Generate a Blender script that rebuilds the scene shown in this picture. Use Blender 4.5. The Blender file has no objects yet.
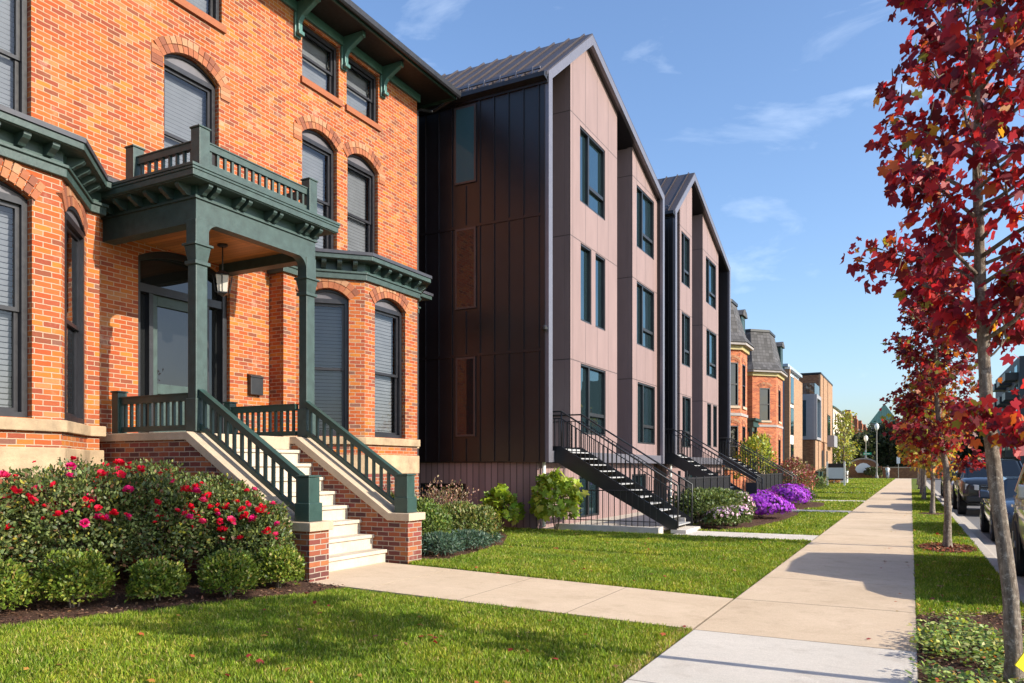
import bpy, math, random
import numpy as np
from mathutils import Vector, Matrix, noise as mnoise
from mathutils.geometry import tessellate_polygon

random.seed(7)
RNG = np.random.default_rng(11)
SC = bpy.context.scene
COL = SC.collection
R = math.radians
ORG = {}

# ------------------------------------------------------------------ tagging
def tag(o, label=None, cat=None, group=None, kind=None):
    if label: o['label'] = label
    if cat: o['category'] = cat
    if group: o['group'] = group
    if kind: o['kind'] = kind
    return o

def thing(name, label, cat, loc=(0, 0, 0), rz=0, group=None, world=False):
    o = bpy.data.objects.new(name, None)
    o.empty_display_size = 0.2
    COL.objects.link(o)
    o.location = loc
    o.rotation_euler = (0, 0, rz)
    ORG[o.name] = Vector(loc) if world else Vector((0, 0, 0))
    return tag(o, label, cat, group)

def copy_tree(o, parent=None):
    c = o.copy()
    COL.objects.link(c)
    c.parent = parent
    for ch in list(o.children):
        copy_tree(ch, c)
    return c

def link_mesh(name, me, mat, parent=None, origin=None):
    o = bpy.data.objects.new(name, me)
    COL.objects.link(o)
    if mat is not None: me.materials.append(mat)
    if parent is not None:
        off = ORG.get(parent.name, Vector((0, 0, 0)))
        o.parent = parent
        ORG[o.name] = off
        if off.length > 0: me.transform(Matrix.Translation(-off))
    elif origin is not None:
        me.transform(Matrix.Translation(-Vector(origin)))
        o.location = origin
    return o

# ------------------------------------------------------------------ mesh builder
class MB:
    def __init__(s):
        s.v = []; s.f = []; s.mi = []
    def add(s, vs, fs, mi=0):
        b = len(s.v)
        s.v += [tuple(p) for p in vs]
        s.f += [tuple(i + b for i in f) for f in fs]
        s.mi += [mi] * len(fs)
    def box(s, x0, x1, y0, y1, z0, z1):
        s.add([(x0,y0,z0),(x1,y0,z0),(x1,y1,z0),(x0,y1,z0),(x0,y0,z1),(x1,y0,z1),(x1,y1,z1),(x0,y1,z1)],
              [(0,3,2,1),(4,5,6,7),(0,1,5,4),(1,2,6,5),(2,3,7,6),(3,0,4,7)])
        return s
    def fbox(s, o, u, n, a0, a1, z0, z1, d0, d1):
        """box in a facade frame: along u, up z, out along n"""
        P = lambda a, d, z: (o[0]+u[0]*a+n[0]*d, o[1]+u[1]*a+n[1]*d, o[2]+z)
        s.add([P(a0,d0,z0),P(a1,d0,z0),P(a1,d1,z0),P(a0,d1,z0),P(a0,d0,z1),P(a1,d0,z1),P(a1,d1,z1),P(a0,d1,z1)],
              [(0,3,2,1),(4,5,6,7),(0,1,5,4),(1,2,6,5),(2,3,7,6),(3,0,4,7)])
        return s
    def fquad(s, o, u, n, a0, a1, z0, z1, d):
        P = lambda a, z: (o[0]+u[0]*a+n[0]*d, o[1]+u[1]*a+n[1]*d, o[2]+z)
        q = [P(a0, z0), P(a1, z0), P(a1, z1), P(a0, z1)]
        f = (Vector(q[1])-Vector(q[0])).cross(Vector(q[2])-Vector(q[0])).dot(Vector(n)) > 0
        s.add(q if f else q[::-1], [(0, 1, 2, 3)]); return s
    def prism(s, pts, vec):
        n = len(pts); vec = Vector(vec)
        a = [Vector(p) for p in pts]; b = [p + vec for p in a]
        s.add(a + b, [tuple(range(n))[::-1], tuple(range(n, 2*n))] + [(i, (i+1) % n, n+(i+1) % n, n+i) for i in range(n)])
        return s
    def quad(s, *p):
        s.add(p, [tuple(range(len(p)))]); return s
    def tube(s, pts, rad, n=8, cap=True):
        pts = [Vector(p) for p in pts]
        if not hasattr(rad, '__len__'): rad = [rad] * len(pts)
        rings = []
        up = Vector((0, 0, 1)); prev = None
        for i, p in enumerate(pts):
            d = (pts[min(i+1, len(pts)-1)] - pts[max(i-1, 0)]).normalized()
            if prev is None:
                a = d.cross(up) if abs(d.z) < .9 else d.cross(Vector((1, 0, 0)))
                a.normalize()
            else:
                a = (prev - d * prev.dot(d)).normalized()
            prev = a; b = d.cross(a)
            rings.append([p + (a*math.cos(t) + b*math.sin(t)) * rad[i] for t in [2*math.pi*k/n for k in range(n)]])
        vs = [q for r in rings for q in r]; fs = []
        for i in range(len(pts)-1):
            for k in range(n):
                fs.append((i*n+k, i*n+(k+1) % n, (i+1)*n+(k+1) % n, (i+1)*n+k))
        if cap:
            fs.append(tuple(range(n))[::-1]); fs.append(tuple(range((len(pts)-1)*n, len(pts)*n)))
        s.add(vs, fs); return s
    def lathe(s, c, prof, n=16, axis='z'):
        vs = []; fs = []
        for r, h in prof:
            for k in range(n):
                t = 2*math.pi*k/n
                if axis == 'z': vs.append((c[0]+r*math.cos(t), c[1]+r*math.sin(t), c[2]+h))
                else: vs.append((c[0]+h, c[1]+r*math.cos(t), c[2]+r*math.sin(t)))
        m = len(prof)
        for i in range(m-1):
            for k in range(n):
                fs.append((i*n+k, i*n+(k+1) % n, (i+1)*n+(k+1) % n, (i+1)*n+k))
        fs.append(tuple(range(n))[::-1]); fs.append(tuple(range((m-1)*n, m*n)))
        s.add(vs, fs); return s
    def panel(s, o, u, n, outline, holes, depth):
        """wall of the given outline with openings: front face at o, thickness behind it"""
        loops = [outline] + list(holes)
        flat = [p for l in loops for p in l]
        tris = tessellate_polygon([[Vector((p[0], p[1], 0)) for p in l] for l in loops])
        o = Vector(o); u = Vector(u); n = Vector(n); z = Vector((0, 0, 1))
        F = [o + u*p[0] + z*p[1] for p in flat]; B = [p - n*depth for p in F]
        N = len(flat); fs = []
        for t in tris:
            a, b, c = [F[i] for i in t]
            nn = (b-a).cross(c-a)
            if nn.length < 1e-9: continue
            t = tuple(t)
            if nn.dot(n) < 0: t = t[::-1]
            fs.append(t); fs.append(tuple(i+N for i in t[::-1]))
        b = 0
        for l in loops:
            m = len(l)
            for i in range(m):
                j = (i+1) % m
                fs.append((b+i, b+j, N+b+j, N+b+i))
            b += m
        s.add(F+B, fs); return s
    def build(s, name, mat, parent=None, origin=None, bevel=0, smooth=False, seg=2, recalc=True):
        me = bpy.data.meshes.new(name)
        me.from_pydata(s.v, [], s.f)
        me.validate()
        if recalc:
            import bmesh
            bm = bmesh.new(); bm.from_mesh(me)
            bmesh.ops.recalc_face_normals(bm, faces=bm.faces[:])
            bm.to_mesh(me); bm.free()
        me.update()
        # box-projected UVs in metres
        nl = len(me.loops)
        uvl = me.uv_layers.new(name='UVMap')
        co = np.empty(len(me.vertices)*3); me.vertices.foreach_get('co', co); co = co.reshape(-1, 3)
        lv = np.empty(nl, dtype=np.int32); me.loops.foreach_get('vertex_index', lv)
        nf = len(me.polygons)
        nr = np.empty(nf*3); me.polygons.foreach_get('normal', nr); nr = nr.reshape(-1, 3)
        lt = np.empty(nf, dtype=np.int32); me.polygons.foreach_get('loop_total', lt)
        ln = np.repeat(nr, lt, axis=0); p = co[lv]
        h = np.hypot(ln[:, 0], ln[:, 1]); h[h < 1e-6] = 1
        flat = np.abs(ln[:, 2]) > .75
        uu = np.where(flat, p[:, 1], p[:, 0]*(-ln[:, 1]/h) + p[:, 1]*(ln[:, 0]/h))
        vv = np.where(flat, p[:, 0], p[:, 2])
        uvl.data.foreach_set('uv', np.stack([uu, vv], 1).ravel())
        if smooth: me.polygons.foreach_set('use_smooth', [True]*nf)
        o = link_mesh(name, me, mat, parent, origin)
        if bevel:
            m = o.modifiers.new('bevel', 'BEVEL'); m.width = bevel; m.segments = seg; m.limit_method = 'ANGLE'; m.angle_limit = R(35)
        return o

def leafmesh(name, tmpl, P, T, N, S, C, mat, parent=None, origin=None, curl=0.0):
    """many leaves: template polygon (k,3), positions, tip directions, normals, sizes, colours"""
    P = np.asarray(P, float); n = len(P); tm = np.asarray(tmpl, float); k = len(tm)
    T = T/np.maximum(np.linalg.norm(T, axis=1, keepdims=True), 1e-9)
    B = np.cross(N, T); B /= np.maximum(np.linalg.norm(B, axis=1, keepdims=True), 1e-9)
    N2 = np.cross(T, B)
    S = np.asarray(S, float).reshape(-1, 1, 1) * np.ones((n, 1, 1))
    K = np.ones((n, 1, 1)); A = np.ones((n, 1, 1)); U = np.zeros((n, 1, 1))
    if curl:
        K = RNG.normal(1, curl, (n, 1, 1)); A = RNG.uniform(.72, 1.08, (n, 1, 1)); U = RNG.normal(.1, .35*curl, (n, 1, 1))
    zz = tm[None, :, 2:3]*K + U*np.abs(tm[None, :, 1:2])
    co = P[:, None, :] + S*(tm[None, :, 0:1]*T[:, None, :] + A*tm[None, :, 1:2]*B[:, None, :] + zz*N2[:, None, :])
    me = bpy.data.meshes.new(name)
    me.vertices.add(n*k); me.vertices.foreach_set('co', co.ravel())
    me.loops.add(n*k); me.loops.foreach_set('vertex_index', np.arange(n*k, dtype=np.int32))
    me.polygons.add(n)
    me.polygons.foreach_set('loop_start', np.arange(n, dtype=np.int32)*k)
    try: me.polygons.foreach_set('loop_total', np.full(n, k, dtype=np.int32))
    except Exception: pass
    ca = me.color_attributes.new('Col', 'FLOAT_COLOR', 'POINT')
    cc = np.ones((n, k, 4)); cc[:, :, :3] = np.asarray(C, float)[:, None, :]
    ca.data.foreach_set('color', cc.ravel())
    me.update(calc_edges=True)
    return link_mesh(name, me, mat, parent, origin)

def pick(pal, n, jit=.18):
    pal = np.asarray([p[:3] for p in pal]), np.asarray([p[3] if len(p) > 3 else 1 for p in pal], float)
    i = RNG.choice(len(pal[0]), n, p=pal[1]/pal[1].sum())
    c = pal[0][i]*(1+RNG.normal(0, jit, (n, 1)))*(1+RNG.normal(0, jit*.35, (n, 3)))
    return np.clip(c, .003, .95)

def rdir(n):
    d = RNG.normal(0, 1, (n, 3)); return d/np.linalg.norm(d, axis=1, keepdims=True)

LEAF = [(0, 0, 0), (.35, .26, .05), (.75, .2, .03), (1, 0, -.05), (.75, -.2, .03), (.35, -.26, .05)]
BLADE = [(0, .5, 0), (.6, .35, .08), (1, 0, .25), (.6, -.35, .08), (0, -.5, 0)]
def star_leaf():
    seq = [(-150, .34), (-122, .62), (-104, .56), (-86, .53), (-70, .76), (-56, .93), (-43, .78), (-28, .60), (-15, .80), (0, 1.02), (15, .80), (28, .60),
           (43, .78), (56, .93), (70, .76), (86, .53), (104, .56), (122, .62), (150, .34), (180, .1)]
    return [(.22+r*math.cos(R(a))*.78, r*math.sin(R(a))*.74, -.20*r*r+.06*math.cos(R(a*2))*r) for a, r in seq]
STAR = star_leaf()

# ------------------------------------------------------------------ materials
def newmat(name):
    m = bpy.data.materials.new(name); m.use_nodes = True
    nt = m.node_tree; return m, nt, nt.nodes['Principled BSDF']
def nd(nt, t, **kw):
    n = nt.nodes.new(t)
    for k, v in kw.items(): setattr(n, k, v)
    return n
def ramp(nt, stops, interp='LINEAR'):
    n = nt.nodes.new('ShaderNodeValToRGB'); cr = n.color_ramp; cr.interpolation = interp
    while len(cr.elements) < len(stops): cr.elements.new(.5)
    for e, (p, c) in zip(cr.elements, stops):
        e.position = p; e.color = (c[0], c[1], c[2], 1)
    return n
def mixc(nt, fac, a, b, mode='MIX'):
    n = nt.nodes.new('ShaderNodeMix'); n.data_type = 'RGBA'; n.blend_type = mode
    for sock, v in ((n.inputs[0], fac), (n.inputs[6], a), (n.inputs[7], b)):
        if hasattr(v, 'is_output'): nt.links.new(v, sock)
        elif isinstance(v, (int, float)): sock.default_value = v
        else: sock.default_value = (v[0], v[1], v[2], 1)
    return n.outputs[2]
def coords(nt, kind='Object', scale=(1, 1, 1), loc=(0, 0, 0)):
    tc = nd(nt, 'ShaderNodeTexCoord'); mp = nd(nt, 'ShaderNodeMapping')
    mp.inputs['Scale'].default_value = scale; mp.inputs['Location'].default_value = loc
    nt.links.new(tc.outputs[kind], mp.inputs[0]); return mp.outputs[0]
def noise(nt, vec, scale, detail=4, rough=.6):
    n = nd(nt, 'ShaderNodeTexNoise'); n.inputs['Scale'].default_value = scale
    n.inputs['Detail'].default_value = detail; n.inputs['Roughness'].default_value = rough
    nt.links.new(vec, n.inputs['Vector']); return n.outputs['Fac']
def bump(nt, bs, h, dist, strength=1.0):
    b = nd(nt, 'ShaderNodeBump'); b.inputs['Distance'].default_value = dist; b.inputs['Strength'].default_value = strength
    nt.links.new(h, b.inputs['Height']); nt.links.new(b.outputs[0], bs.inputs['Normal'])

def paint(name, col, rough=.5, metal=0, var=.15, scale=3, bmp=0.0, bscale=60, spec=.5, stretch=(1, 1, 1), rvar=.15):
    m, nt, bs = newmat(name)
    v = coords(nt, 'Object', stretch)
    n1 = noise(nt, v, scale, 6)
    lo = [c*(1-var) for c in col]; hi = [min(1, c*(1+var)) for c in col]
    rp = ramp(nt, [(.3, lo), (.7, hi)]); nt.links.new(n1, rp.inputs[0])
    nt.links.new(rp.outputs[0], bs.inputs['Base Color'])
    n2 = noise(nt, v, scale*4, 3)
    mr = nd(nt, 'ShaderNodeMapRange'); mr.inputs['To Min'].default_value = max(.03, rough-rvar); mr.inputs['To Max'].default_value = min(1, rough+rvar)
    nt.links.new(n2, mr.inputs[0]); nt.links.new(mr.outputs[0], bs.inputs['Roughness'])
    bs.inputs['Metallic'].default_value = metal
    bs.inputs['Specular IOR Level'].default_value = spec
    if bmp: bump(nt, bs, noise(nt, v, bscale, 5), bmp)
    return m

def brickmat(name, pal, mortar=(.55, .45, .36), w=.245, h=.081, ms=.0075, dirt=.35, pale=.25, off=0, soldier=False):
    m, nt, bs = newmat(name)
    uv = coords(nt, 'UV', (1, 1, 1), (off, off*.37, 0))
    bt = nd(nt, 'ShaderNodeTexBrick')
    bt.inputs['Color1'].default_value = (0, 0, 0, 1); bt.inputs['Color2'].default_value = (1, 1, 1, 1); bt.inputs['Mortar'].default_value = (.5, .5, .5, 1)
    bt.inputs['Scale'].default_value = 1; bt.inputs['Mortar Size'].default_value = ms; bt.inputs['Mortar Smooth'].default_value = .15
    bt.inputs['Brick Width'].default_value = w; bt.inputs['Row Height'].default_value = h; bt.inputs['Bias'].default_value = 0
    ob = coords(nt, 'Object')
    # uneven mason's lines
    nz = nd(nt, 'ShaderNodeTexNoise'); nz.inputs['Scale'].default_value = 9; nz.inputs['Detail'].default_value = 2
    nt.links.new(uv, nz.inputs['Vector'])
    sub = nd(nt, 'ShaderNodeVectorMath', operation='SUBTRACT'); nt.links.new(nz.outputs['Color'], sub.inputs[0]); sub.inputs[1].default_value = (.5, .5, .5)
    scl = nd(nt, 'ShaderNodeVectorMath', operation='SCALE'); nt.links.new(sub.outputs[0], scl.inputs[0]); scl.inputs['Scale'].default_value = .012
    addv = nd(nt, 'ShaderNodeVectorMath', operation='ADD'); nt.links.new(uv, addv.inputs[0]); nt.links.new(scl.outputs[0], addv.inputs[1])
    nt.links.new(addv.outputs[0], bt.inputs['Vector'])
    stops = [(i/len(pal), c) for i, c in enumerate(pal)]
    rp = ramp(nt, stops, 'CONSTANT')
    nt.links.new(bt.outputs['Color'], rp.inputs[0])
    n1 = noise(nt, ob, .9, 6, .65); n2 = noise(nt, ob, 30, 4); n3 = noise(nt, ob, 2.3, 5, .7)
    c = mixc(nt, n2, rp.outputs[0], mixc(nt, 1, rp.outputs[0], (1.22, 1.16, 1.1), 'MULTIPLY'))
    r1 = ramp(nt, [(.5, (0, 0, 0)), (.75, (dirt, dirt, dirt))]); nt.links.new(n1, r1.inputs[0])
    c = mixc(nt, r1.outputs[0], c, mixc(nt, 1, c, (.45, .38, .36), 'MULTIPLY'))
    r3 = ramp(nt, [(.58, (0, 0, 0)), (.78, (pale, pale, pale))]); nt.links.new(n3, r3.inputs[0])
    c = mixc(nt, r3.outputs[0], c, (.72, .62, .5))
    mc = mixc(nt, n2, mortar, [x*.72 for x in mortar])
    c = mixc(nt, bt.outputs['Fac'], c, mc)
    nt.links.new(c, bs.inputs['Base Color'])
    bs.inputs['Roughness'].default_value = .88; bs.inputs['Specular IOR Level'].default_value = .25
    inv = nd(nt, 'ShaderNodeMath', operation='MULTIPLY_ADD'); nt.links.new(bt.outputs['Fac'], inv.inputs[0]); inv.inputs[1].default_value = -1; 
    nt.links.new(n2, inv.inputs[2])
    bump(nt, bs, inv.outputs[0], .008)
    return m

def islandmat(name, pal, rough=.88):
    m, nt, bs = newmat(name)
    g = nd(nt, 'ShaderNodeNewGeometry')
    rp = ramp(nt, [(i/len(pal), c) for i, c in enumerate(pal)], 'CONSTANT')
    nt.links.new(g.outputs['Random Per Island'], rp.inputs[0])
    n2 = noise(nt, coords(nt), 25, 5)
    c = mixc(nt, n2, rp.outputs[0], mixc(nt, 1, rp.outputs[0], (.6, .58, .55), 'MULTIPLY'))
    nt.links.new(c, bs.inputs['Base Color']); bs.inputs['Roughness'].default_value = rough
    bump(nt, bs, n2, .006)
    return m

def foliage(name, trans=.35, rough=.45, spec=.4):
    m, nt, bs = newmat(name)
    a = nd(nt, 'ShaderNodeVertexColor'); a.layer_name = 'Col'
    nt.links.new(a.outputs[0], bs.inputs['Base Color'])
    bs.inputs['Roughness'].default_value = rough; bs.inputs['Specular IOR Level'].default_value = spec
    tr = nd(nt, 'ShaderNodeBsdfTranslucent'); nt.links.new(mixc(nt, 1, a.outputs[0], (1.5, 1.4, .8), 'MULTIPLY'), tr.inputs[0])
    mx = nd(nt, 'ShaderNodeMixShader'); mx.inputs[0].default_value = trans
    nt.links.new(bs.outputs[0], mx.inputs[1]); nt.links.new(tr.outputs[0], mx.inputs[2])
    nt.links.new(mx.outputs[0], nt.nodes['Material Output'].inputs[0])
    return m

def glassmat(name, tint=(1, 1, 1), see=True, dark=(.015, .02, .022), ior=1.5, wav=.0):
    m, nt, bs = newmat(name)
    gl = nd(nt, 'ShaderNodeBsdfGlossy'); gl.inputs['Roughness'].default_value = .015; gl.inputs[0].default_value = (*tint, 1)
    fr = nd(nt, 'ShaderNodeFresnel'); fr.inputs[0].default_value = ior
    if wav:
        b = nd(nt, 'ShaderNodeBump'); b.inputs['Distance'].default_value = wav
        nt.links.new(noise(nt, coords(nt), 1.1, 1), b.inputs['Height'])
        nt.links.new(b.outputs[0], gl.inputs['Normal'])
    mx = nd(nt, 'ShaderNodeMixShader')
    if see:
        t = nd(nt, 'ShaderNodeBsdfTransparent'); t.inputs[0].default_value = (.8, .84, .86, 1); base = t
    else:
        t = nd(nt, 'ShaderNodeBsdfDiffuse'); t.inputs[0].default_value = (*dark, 1); base = t
    nt.links.new(fr.outputs[0], mx.inputs[0]); nt.links.new(base.outputs[0], mx.inputs[1]); nt.links.new(gl.outputs[0], mx.inputs[2])
    nt.links.new(mx.outputs[0], nt.nodes['Material Output'].inputs[0])
    return m

def boards(name, col, w, var=.2, rough=.6, groove=.006, metal=0, axis='u', dark=.35, voff=-1.15):
    """boards / panels laid out by UV: w = (width, height)"""
    m, nt, bs = newmat(name)
    uv = coords(nt, 'UV', (1, 1, 1) if axis == 'u' else (1, 1, 1), (0, voff, 0))
    bt = nd(nt, 'ShaderNodeTexBrick'); bt.offset = 0
    bt.inputs['Color1'].default_value = (0, 0, 0, 1); bt.inputs['Color2'].default_value = (1, 1, 1, 1)
    bt.inputs['Scale'].default_value = 1; bt.inputs['Mortar Size'].default_value = groove; bt.inputs['Mortar Smooth'].default_value = 0
    bt.inputs['Brick Width'].default_value = w[0]; bt.inputs['Row Height'].default_value = w[1]
    nt.links.new(uv, bt.inputs['Vector'])
    rp = ramp(nt, [(0, [c*(1-var) for c in col]), (1, [min(1, c*(1+var)) for c in col])])
    nt.links.new(bt.outputs['Color'], rp.inputs[0])
    n2 = noise(nt, coords(nt, 'Object', (1, 1, .25)), 3, 6)
    c = mixc(nt, n2, mixc(nt, 1, rp.outputs[0], (.76, .74, .74), 'MULTIPLY'), mixc(nt, 1, rp.outputs[0], (1.12, 1.1, 1.1), 'MULTIPLY'))
    c = mixc(nt, bt.outputs['Fac'], c, [x*dark for x in col])
    nt.links.new(c, bs.inputs['Base Color'])
    bs.inputs['Roughness'].default_value = rough; bs.inputs['Metallic'].default_value = metal
    inv = nd(nt, 'ShaderNodeMath', operation='SUBTRACT'); inv.inputs[0].default_value = 1; nt.links.new(bt.outputs['Fac'], inv.inputs[1])
    bump(nt, bs, inv.outputs[0], .006)
    return m

def groundmat(name, c1, c2, c3, scale=3, fine=60, bmp=.03, rough=.95):
    m, nt, bs = newmat(name)
    v = coords(nt)
    a = ramp(nt, [(.35, c1), (.65, c2)]); nt.links.new(noise(nt, v, fine, 6, .7), a.inputs[0])
    b = ramp(nt, [(.45, (0, 0, 0)), (.7, (1, 1, 1))]); nt.links.new(noise(nt, v, scale, 5), b.inputs[0])
    nt.links.new(mixc(nt, b.outputs[0], a.outputs[0], c3), bs.inputs['Base Color'])
    bs.inputs['Roughness'].default_value = rough; bs.inputs['Specular IOR Level'].default_value = .15
    bump(nt, bs, noise(nt, v, fine, 6, .75), bmp)
    return m

def concretemat(name, c, c2, var=.12):
    m, nt, bs = newmat(name)
    v = coords(nt)
    a = ramp(nt, [(.3, c), (.72, c2)]); nt.links.new(noise(nt, v, .8, 8, .65), a.inputs[0])
    g = ramp(nt, [(.35, (.8, .79, .78)), (.65, (1.06, 1.05, 1.04))]); nt.links.new(noise(nt, v, 90, 4, .8), g.inputs[0])
    st = ramp(nt, [(.52, (1, 1, 1)), (.8, (.66, .62, .58))]); nt.links.new(noise(nt, v, 2.2, 7, .75), st.inputs[0])
    br = ramp(nt, [(.4, (.93, .93, .93)), (.6, (1.03, 1.03, 1.03))]); nt.links.new(noise(nt, coords(nt, 'Object', (1, 14, 1)), 6, 4), br.inputs[0])
    x = mixc(nt, 1, a.outputs[0], g.outputs[0], 'MULTIPLY'); x = mixc(nt, .75, x, mixc(nt, 1, x, st.outputs[0], 'MULTIPLY'))
    x = mixc(nt, 1, x, br.outputs[0], 'MULTIPLY')
    nt.links.new(x, bs.inputs['Base Color']); bs.inputs['Roughness'].default_value = .9; bs.inputs['Specular IOR Level'].default_value = .2
    bump(nt, bs, noise(nt, coords(nt, 'Object', (3, 20, 3)), 20, 6, .8), .004)
    return m

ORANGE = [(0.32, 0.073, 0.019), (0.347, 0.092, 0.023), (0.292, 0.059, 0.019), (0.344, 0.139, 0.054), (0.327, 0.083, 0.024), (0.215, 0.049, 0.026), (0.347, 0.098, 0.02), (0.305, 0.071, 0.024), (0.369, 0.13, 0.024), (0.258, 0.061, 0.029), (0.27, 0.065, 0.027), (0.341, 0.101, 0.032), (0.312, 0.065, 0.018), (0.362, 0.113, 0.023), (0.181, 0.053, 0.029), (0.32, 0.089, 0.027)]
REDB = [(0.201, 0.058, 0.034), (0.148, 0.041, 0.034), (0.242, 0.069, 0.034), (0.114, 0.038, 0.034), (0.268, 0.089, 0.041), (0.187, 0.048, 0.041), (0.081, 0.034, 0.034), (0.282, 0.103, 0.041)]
m_brick = brickmat('orange_brick', ORANGE, mortar=(.46, .315, .215), w=.226, h=.0745, ms=.0075, dirt=.65, pale=.34)
m_brick_bay = brickmat('bay_brick', ORANGE+[(.16,.07,.05)], mortar=(.45, .32, .23), w=.226, h=.0745, ms=.0072, off=.13, dirt=.5, pale=.16)
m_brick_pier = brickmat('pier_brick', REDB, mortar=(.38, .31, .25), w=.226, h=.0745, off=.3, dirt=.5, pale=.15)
m_voussoir = islandmat('arch_brick', [(.40,.16,.075),(.37,.12,.055),(.44,.23,.13),(.34,.11,.05),(.40,.17,.08),(.24,.08,.045)])
m_mortar = paint('mortar', (.55, .44, .35), .9, bmp=.004)
m_brick_far = brickmat('victorian_brick', [(.42,.125,.055),(.37,.095,.045),(.46,.155,.065),(.3,.08,.04)], mortar=(.42,.3,.2), dirt=.2, pale=.1)
m_brick_brown = brickmat('brown_brick', [(.24,.11,.06),(.21,.09,.05),(.27,.13,.07),(.18,.08,.048)], mortar=(.22,.14,.09), dirt=.1, pale=0)
m_brick_tan = brickmat('tan_brick', [(.32,.19,.12),(.35,.215,.135),(.28,.165,.105)], mortar=(.32,.23,.16), dirt=.1, pale=0)
m_stone = paint('sandstone', (.35, .25, .155), .85, var=.35, scale=2.5, bmp=.012, bscale=14)
m_teal = paint('teal_paint', (.033, .058, .054), .5, var=.26, scale=7, bmp=.003, bscale=30)
m_teal_lt = paint('light_teal_paint', (.06, .15, .14), .45, var=.15, scale=6, bmp=.002, bscale=30)
m_teal_dk = paint('dark_green_paint', (.02, .05, .043), .42, var=.15, scale=5, bmp=.0015, bscale=30)
m_char = paint('charcoal_trim', (.014, .014, .018), .45, var=.2)
m_frame = paint('window_frame_paint', (.015, .0145, .019), .4, var=.15)
m_archpanel = paint('grey_purple_panel', (.10, .093, .108), .5)
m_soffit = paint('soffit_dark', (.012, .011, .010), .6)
m_flash = paint('roof_flashing', (.04, .04, .052), .45, var=.15)
m_wood = boards('porch_ceiling_wood', (.42, .17, .05), (.11, 40), var=.25, rough=.4, groove=.004, voff=-30)
m_blind = paint('blind_slats', (.22, .215, .235), .55, var=.1)
m_curtain = paint('curtain_cloth', (.12, .10, .09), .9, var=.25, scale=2, stretch=(6, 6, .4))
m_pane = glassmat('old_window_glass', (.9, .94, 1), True, ior=1.55, wav=.01)
m_pane_dark = glassmat('dark_door_glass', (.9, .94, 1), False, (.012, .013, .014), ior=1.6, wav=.01)
m_side_pane_sky = glassmat('side_window_glass_sky_tint', (.5, .75, .9), False, (.035, .085, .11), ior=1.35, wav=.004)  # blue base colour stands in for the sky reflected in the top side pane
m_side_pane_brick = glassmat('side_window_glass_brick_tint', (.62, .5, .45), False, (.012, .014, .015), ior=1.62, wav=.004)  # warm tint paints the brown of the reflected brick into the lower panes
m_mod_pane = glassmat('tinted_glass', (.62, .88, 1), False, (.012, .022, .026), ior=2.1, wav=.004)
m_metal_side = paint('dark_metal_siding', (.0095, .0078, .0100), .36, metal=.0, var=.25, scale=.7, spec=.6, rvar=.08)
m_roofmetal = paint('standing_seam_roof', (.075, .06, .06), .42, metal=.4, var=.12, scale=1, rvar=.08)
m_trimmetal = paint('trim_metal', (.16, .155, .185), .38, metal=.3, var=.06, rvar=.06)
m_pink = boards('fibre_panel', (.236, .163, .156), (.93, 3.45), var=.035, rough=.6, groove=.014, dark=.42)
m_pinkret = boards('fibre_panel_return', (.236, .163, .156), (3.0, 3.45), var=.03, rough=.6, groove=.014, dark=.4)
m_plank = boards('plank_cladding', (.26, .172, .165), (.19, 60), var=.14, rough=.65, groove=.012, dark=.3, voff=-30)
m_black = paint('black_steel', (.016, .016, .018), .4, var=.2)
m_blackmesh = paint('black_screen', (.010, .010, .011), .75, var=.25, spec=.2)
m_tread = paint('galvanised_tread', (.42, .42, .43), .5, metal=.3, var=.15, scale=20)
m_white = paint('white_paint', (.78, .78, .76), .5, var=.04)
m_conc = concretemat('concrete_tan', (.55, .425, .30), (.66, .52, .385))
m_conc_w = concretemat('concrete_pale', (.57, .525, .47), (.65, .60, .54))
m_lime = concretemat('limestone', (.45, .35, .255), (.54, .43, .32))
m_step = concretemat('stone_step', (.50, .43, .345), (.6, .53, .44))
m_kerb = concretemat('kerb_concrete', (.44, .39, .33), (.5, .44, .38))
m_road = groundmat('asphalt', (.13, .125, .125), (.19, .18, .178), (.155, .15, .15), scale=1.2, fine=120, bmp=.006, rough=.85)
m_lawn = groundmat('lawn_soil', (.07, .10, .014), (.12, .165, .022), (.14, .15, .03), scale=1.4, fine=50, bmp=.02)
m_mulch = groundmat('mulch_brown', (.05, .026, .018), (.14, .075, .05), (.09, .05, .034), scale=5, fine=38, bmp=.05)
m_chip = foliage('bark_chips', .0, .9, .1)
m_leaf = foliage('leaves', .3)
m_redleaf = foliage('autumn_leaves', .42, .48, .3)
m_grass = foliage('grass_blades', .35, .5, .25)
m_petal = foliage('petals', .3, .6, .2)
m_shingle = boards('slate_shingles', (.068, .066, .071), (.26, .22), var=.45, rough=.8, groove=.012, dark=.4)
m_green_roof = boards('green_metal_roof', (.06, .14, .115), (.55, 60), var=.06, rough=.5, groove=.03, dark=.5, voff=-30)
m_bluegrey = paint('blue_grey_panel', (.30, .37, .46), .5, var=.06)
m_greypanel = paint('grey_panel', (.26, .26, .29), .5, var=.06)
m_cream = paint('cream_stucco', (.66, .56, .44), .8, var=.06)
m_greyst = paint('grey_stone', (.30, .27, .26), .85, var=.12)
m_ochre = paint('ochre_trim', (.36, .29, .12), .6, var=.1)

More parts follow.
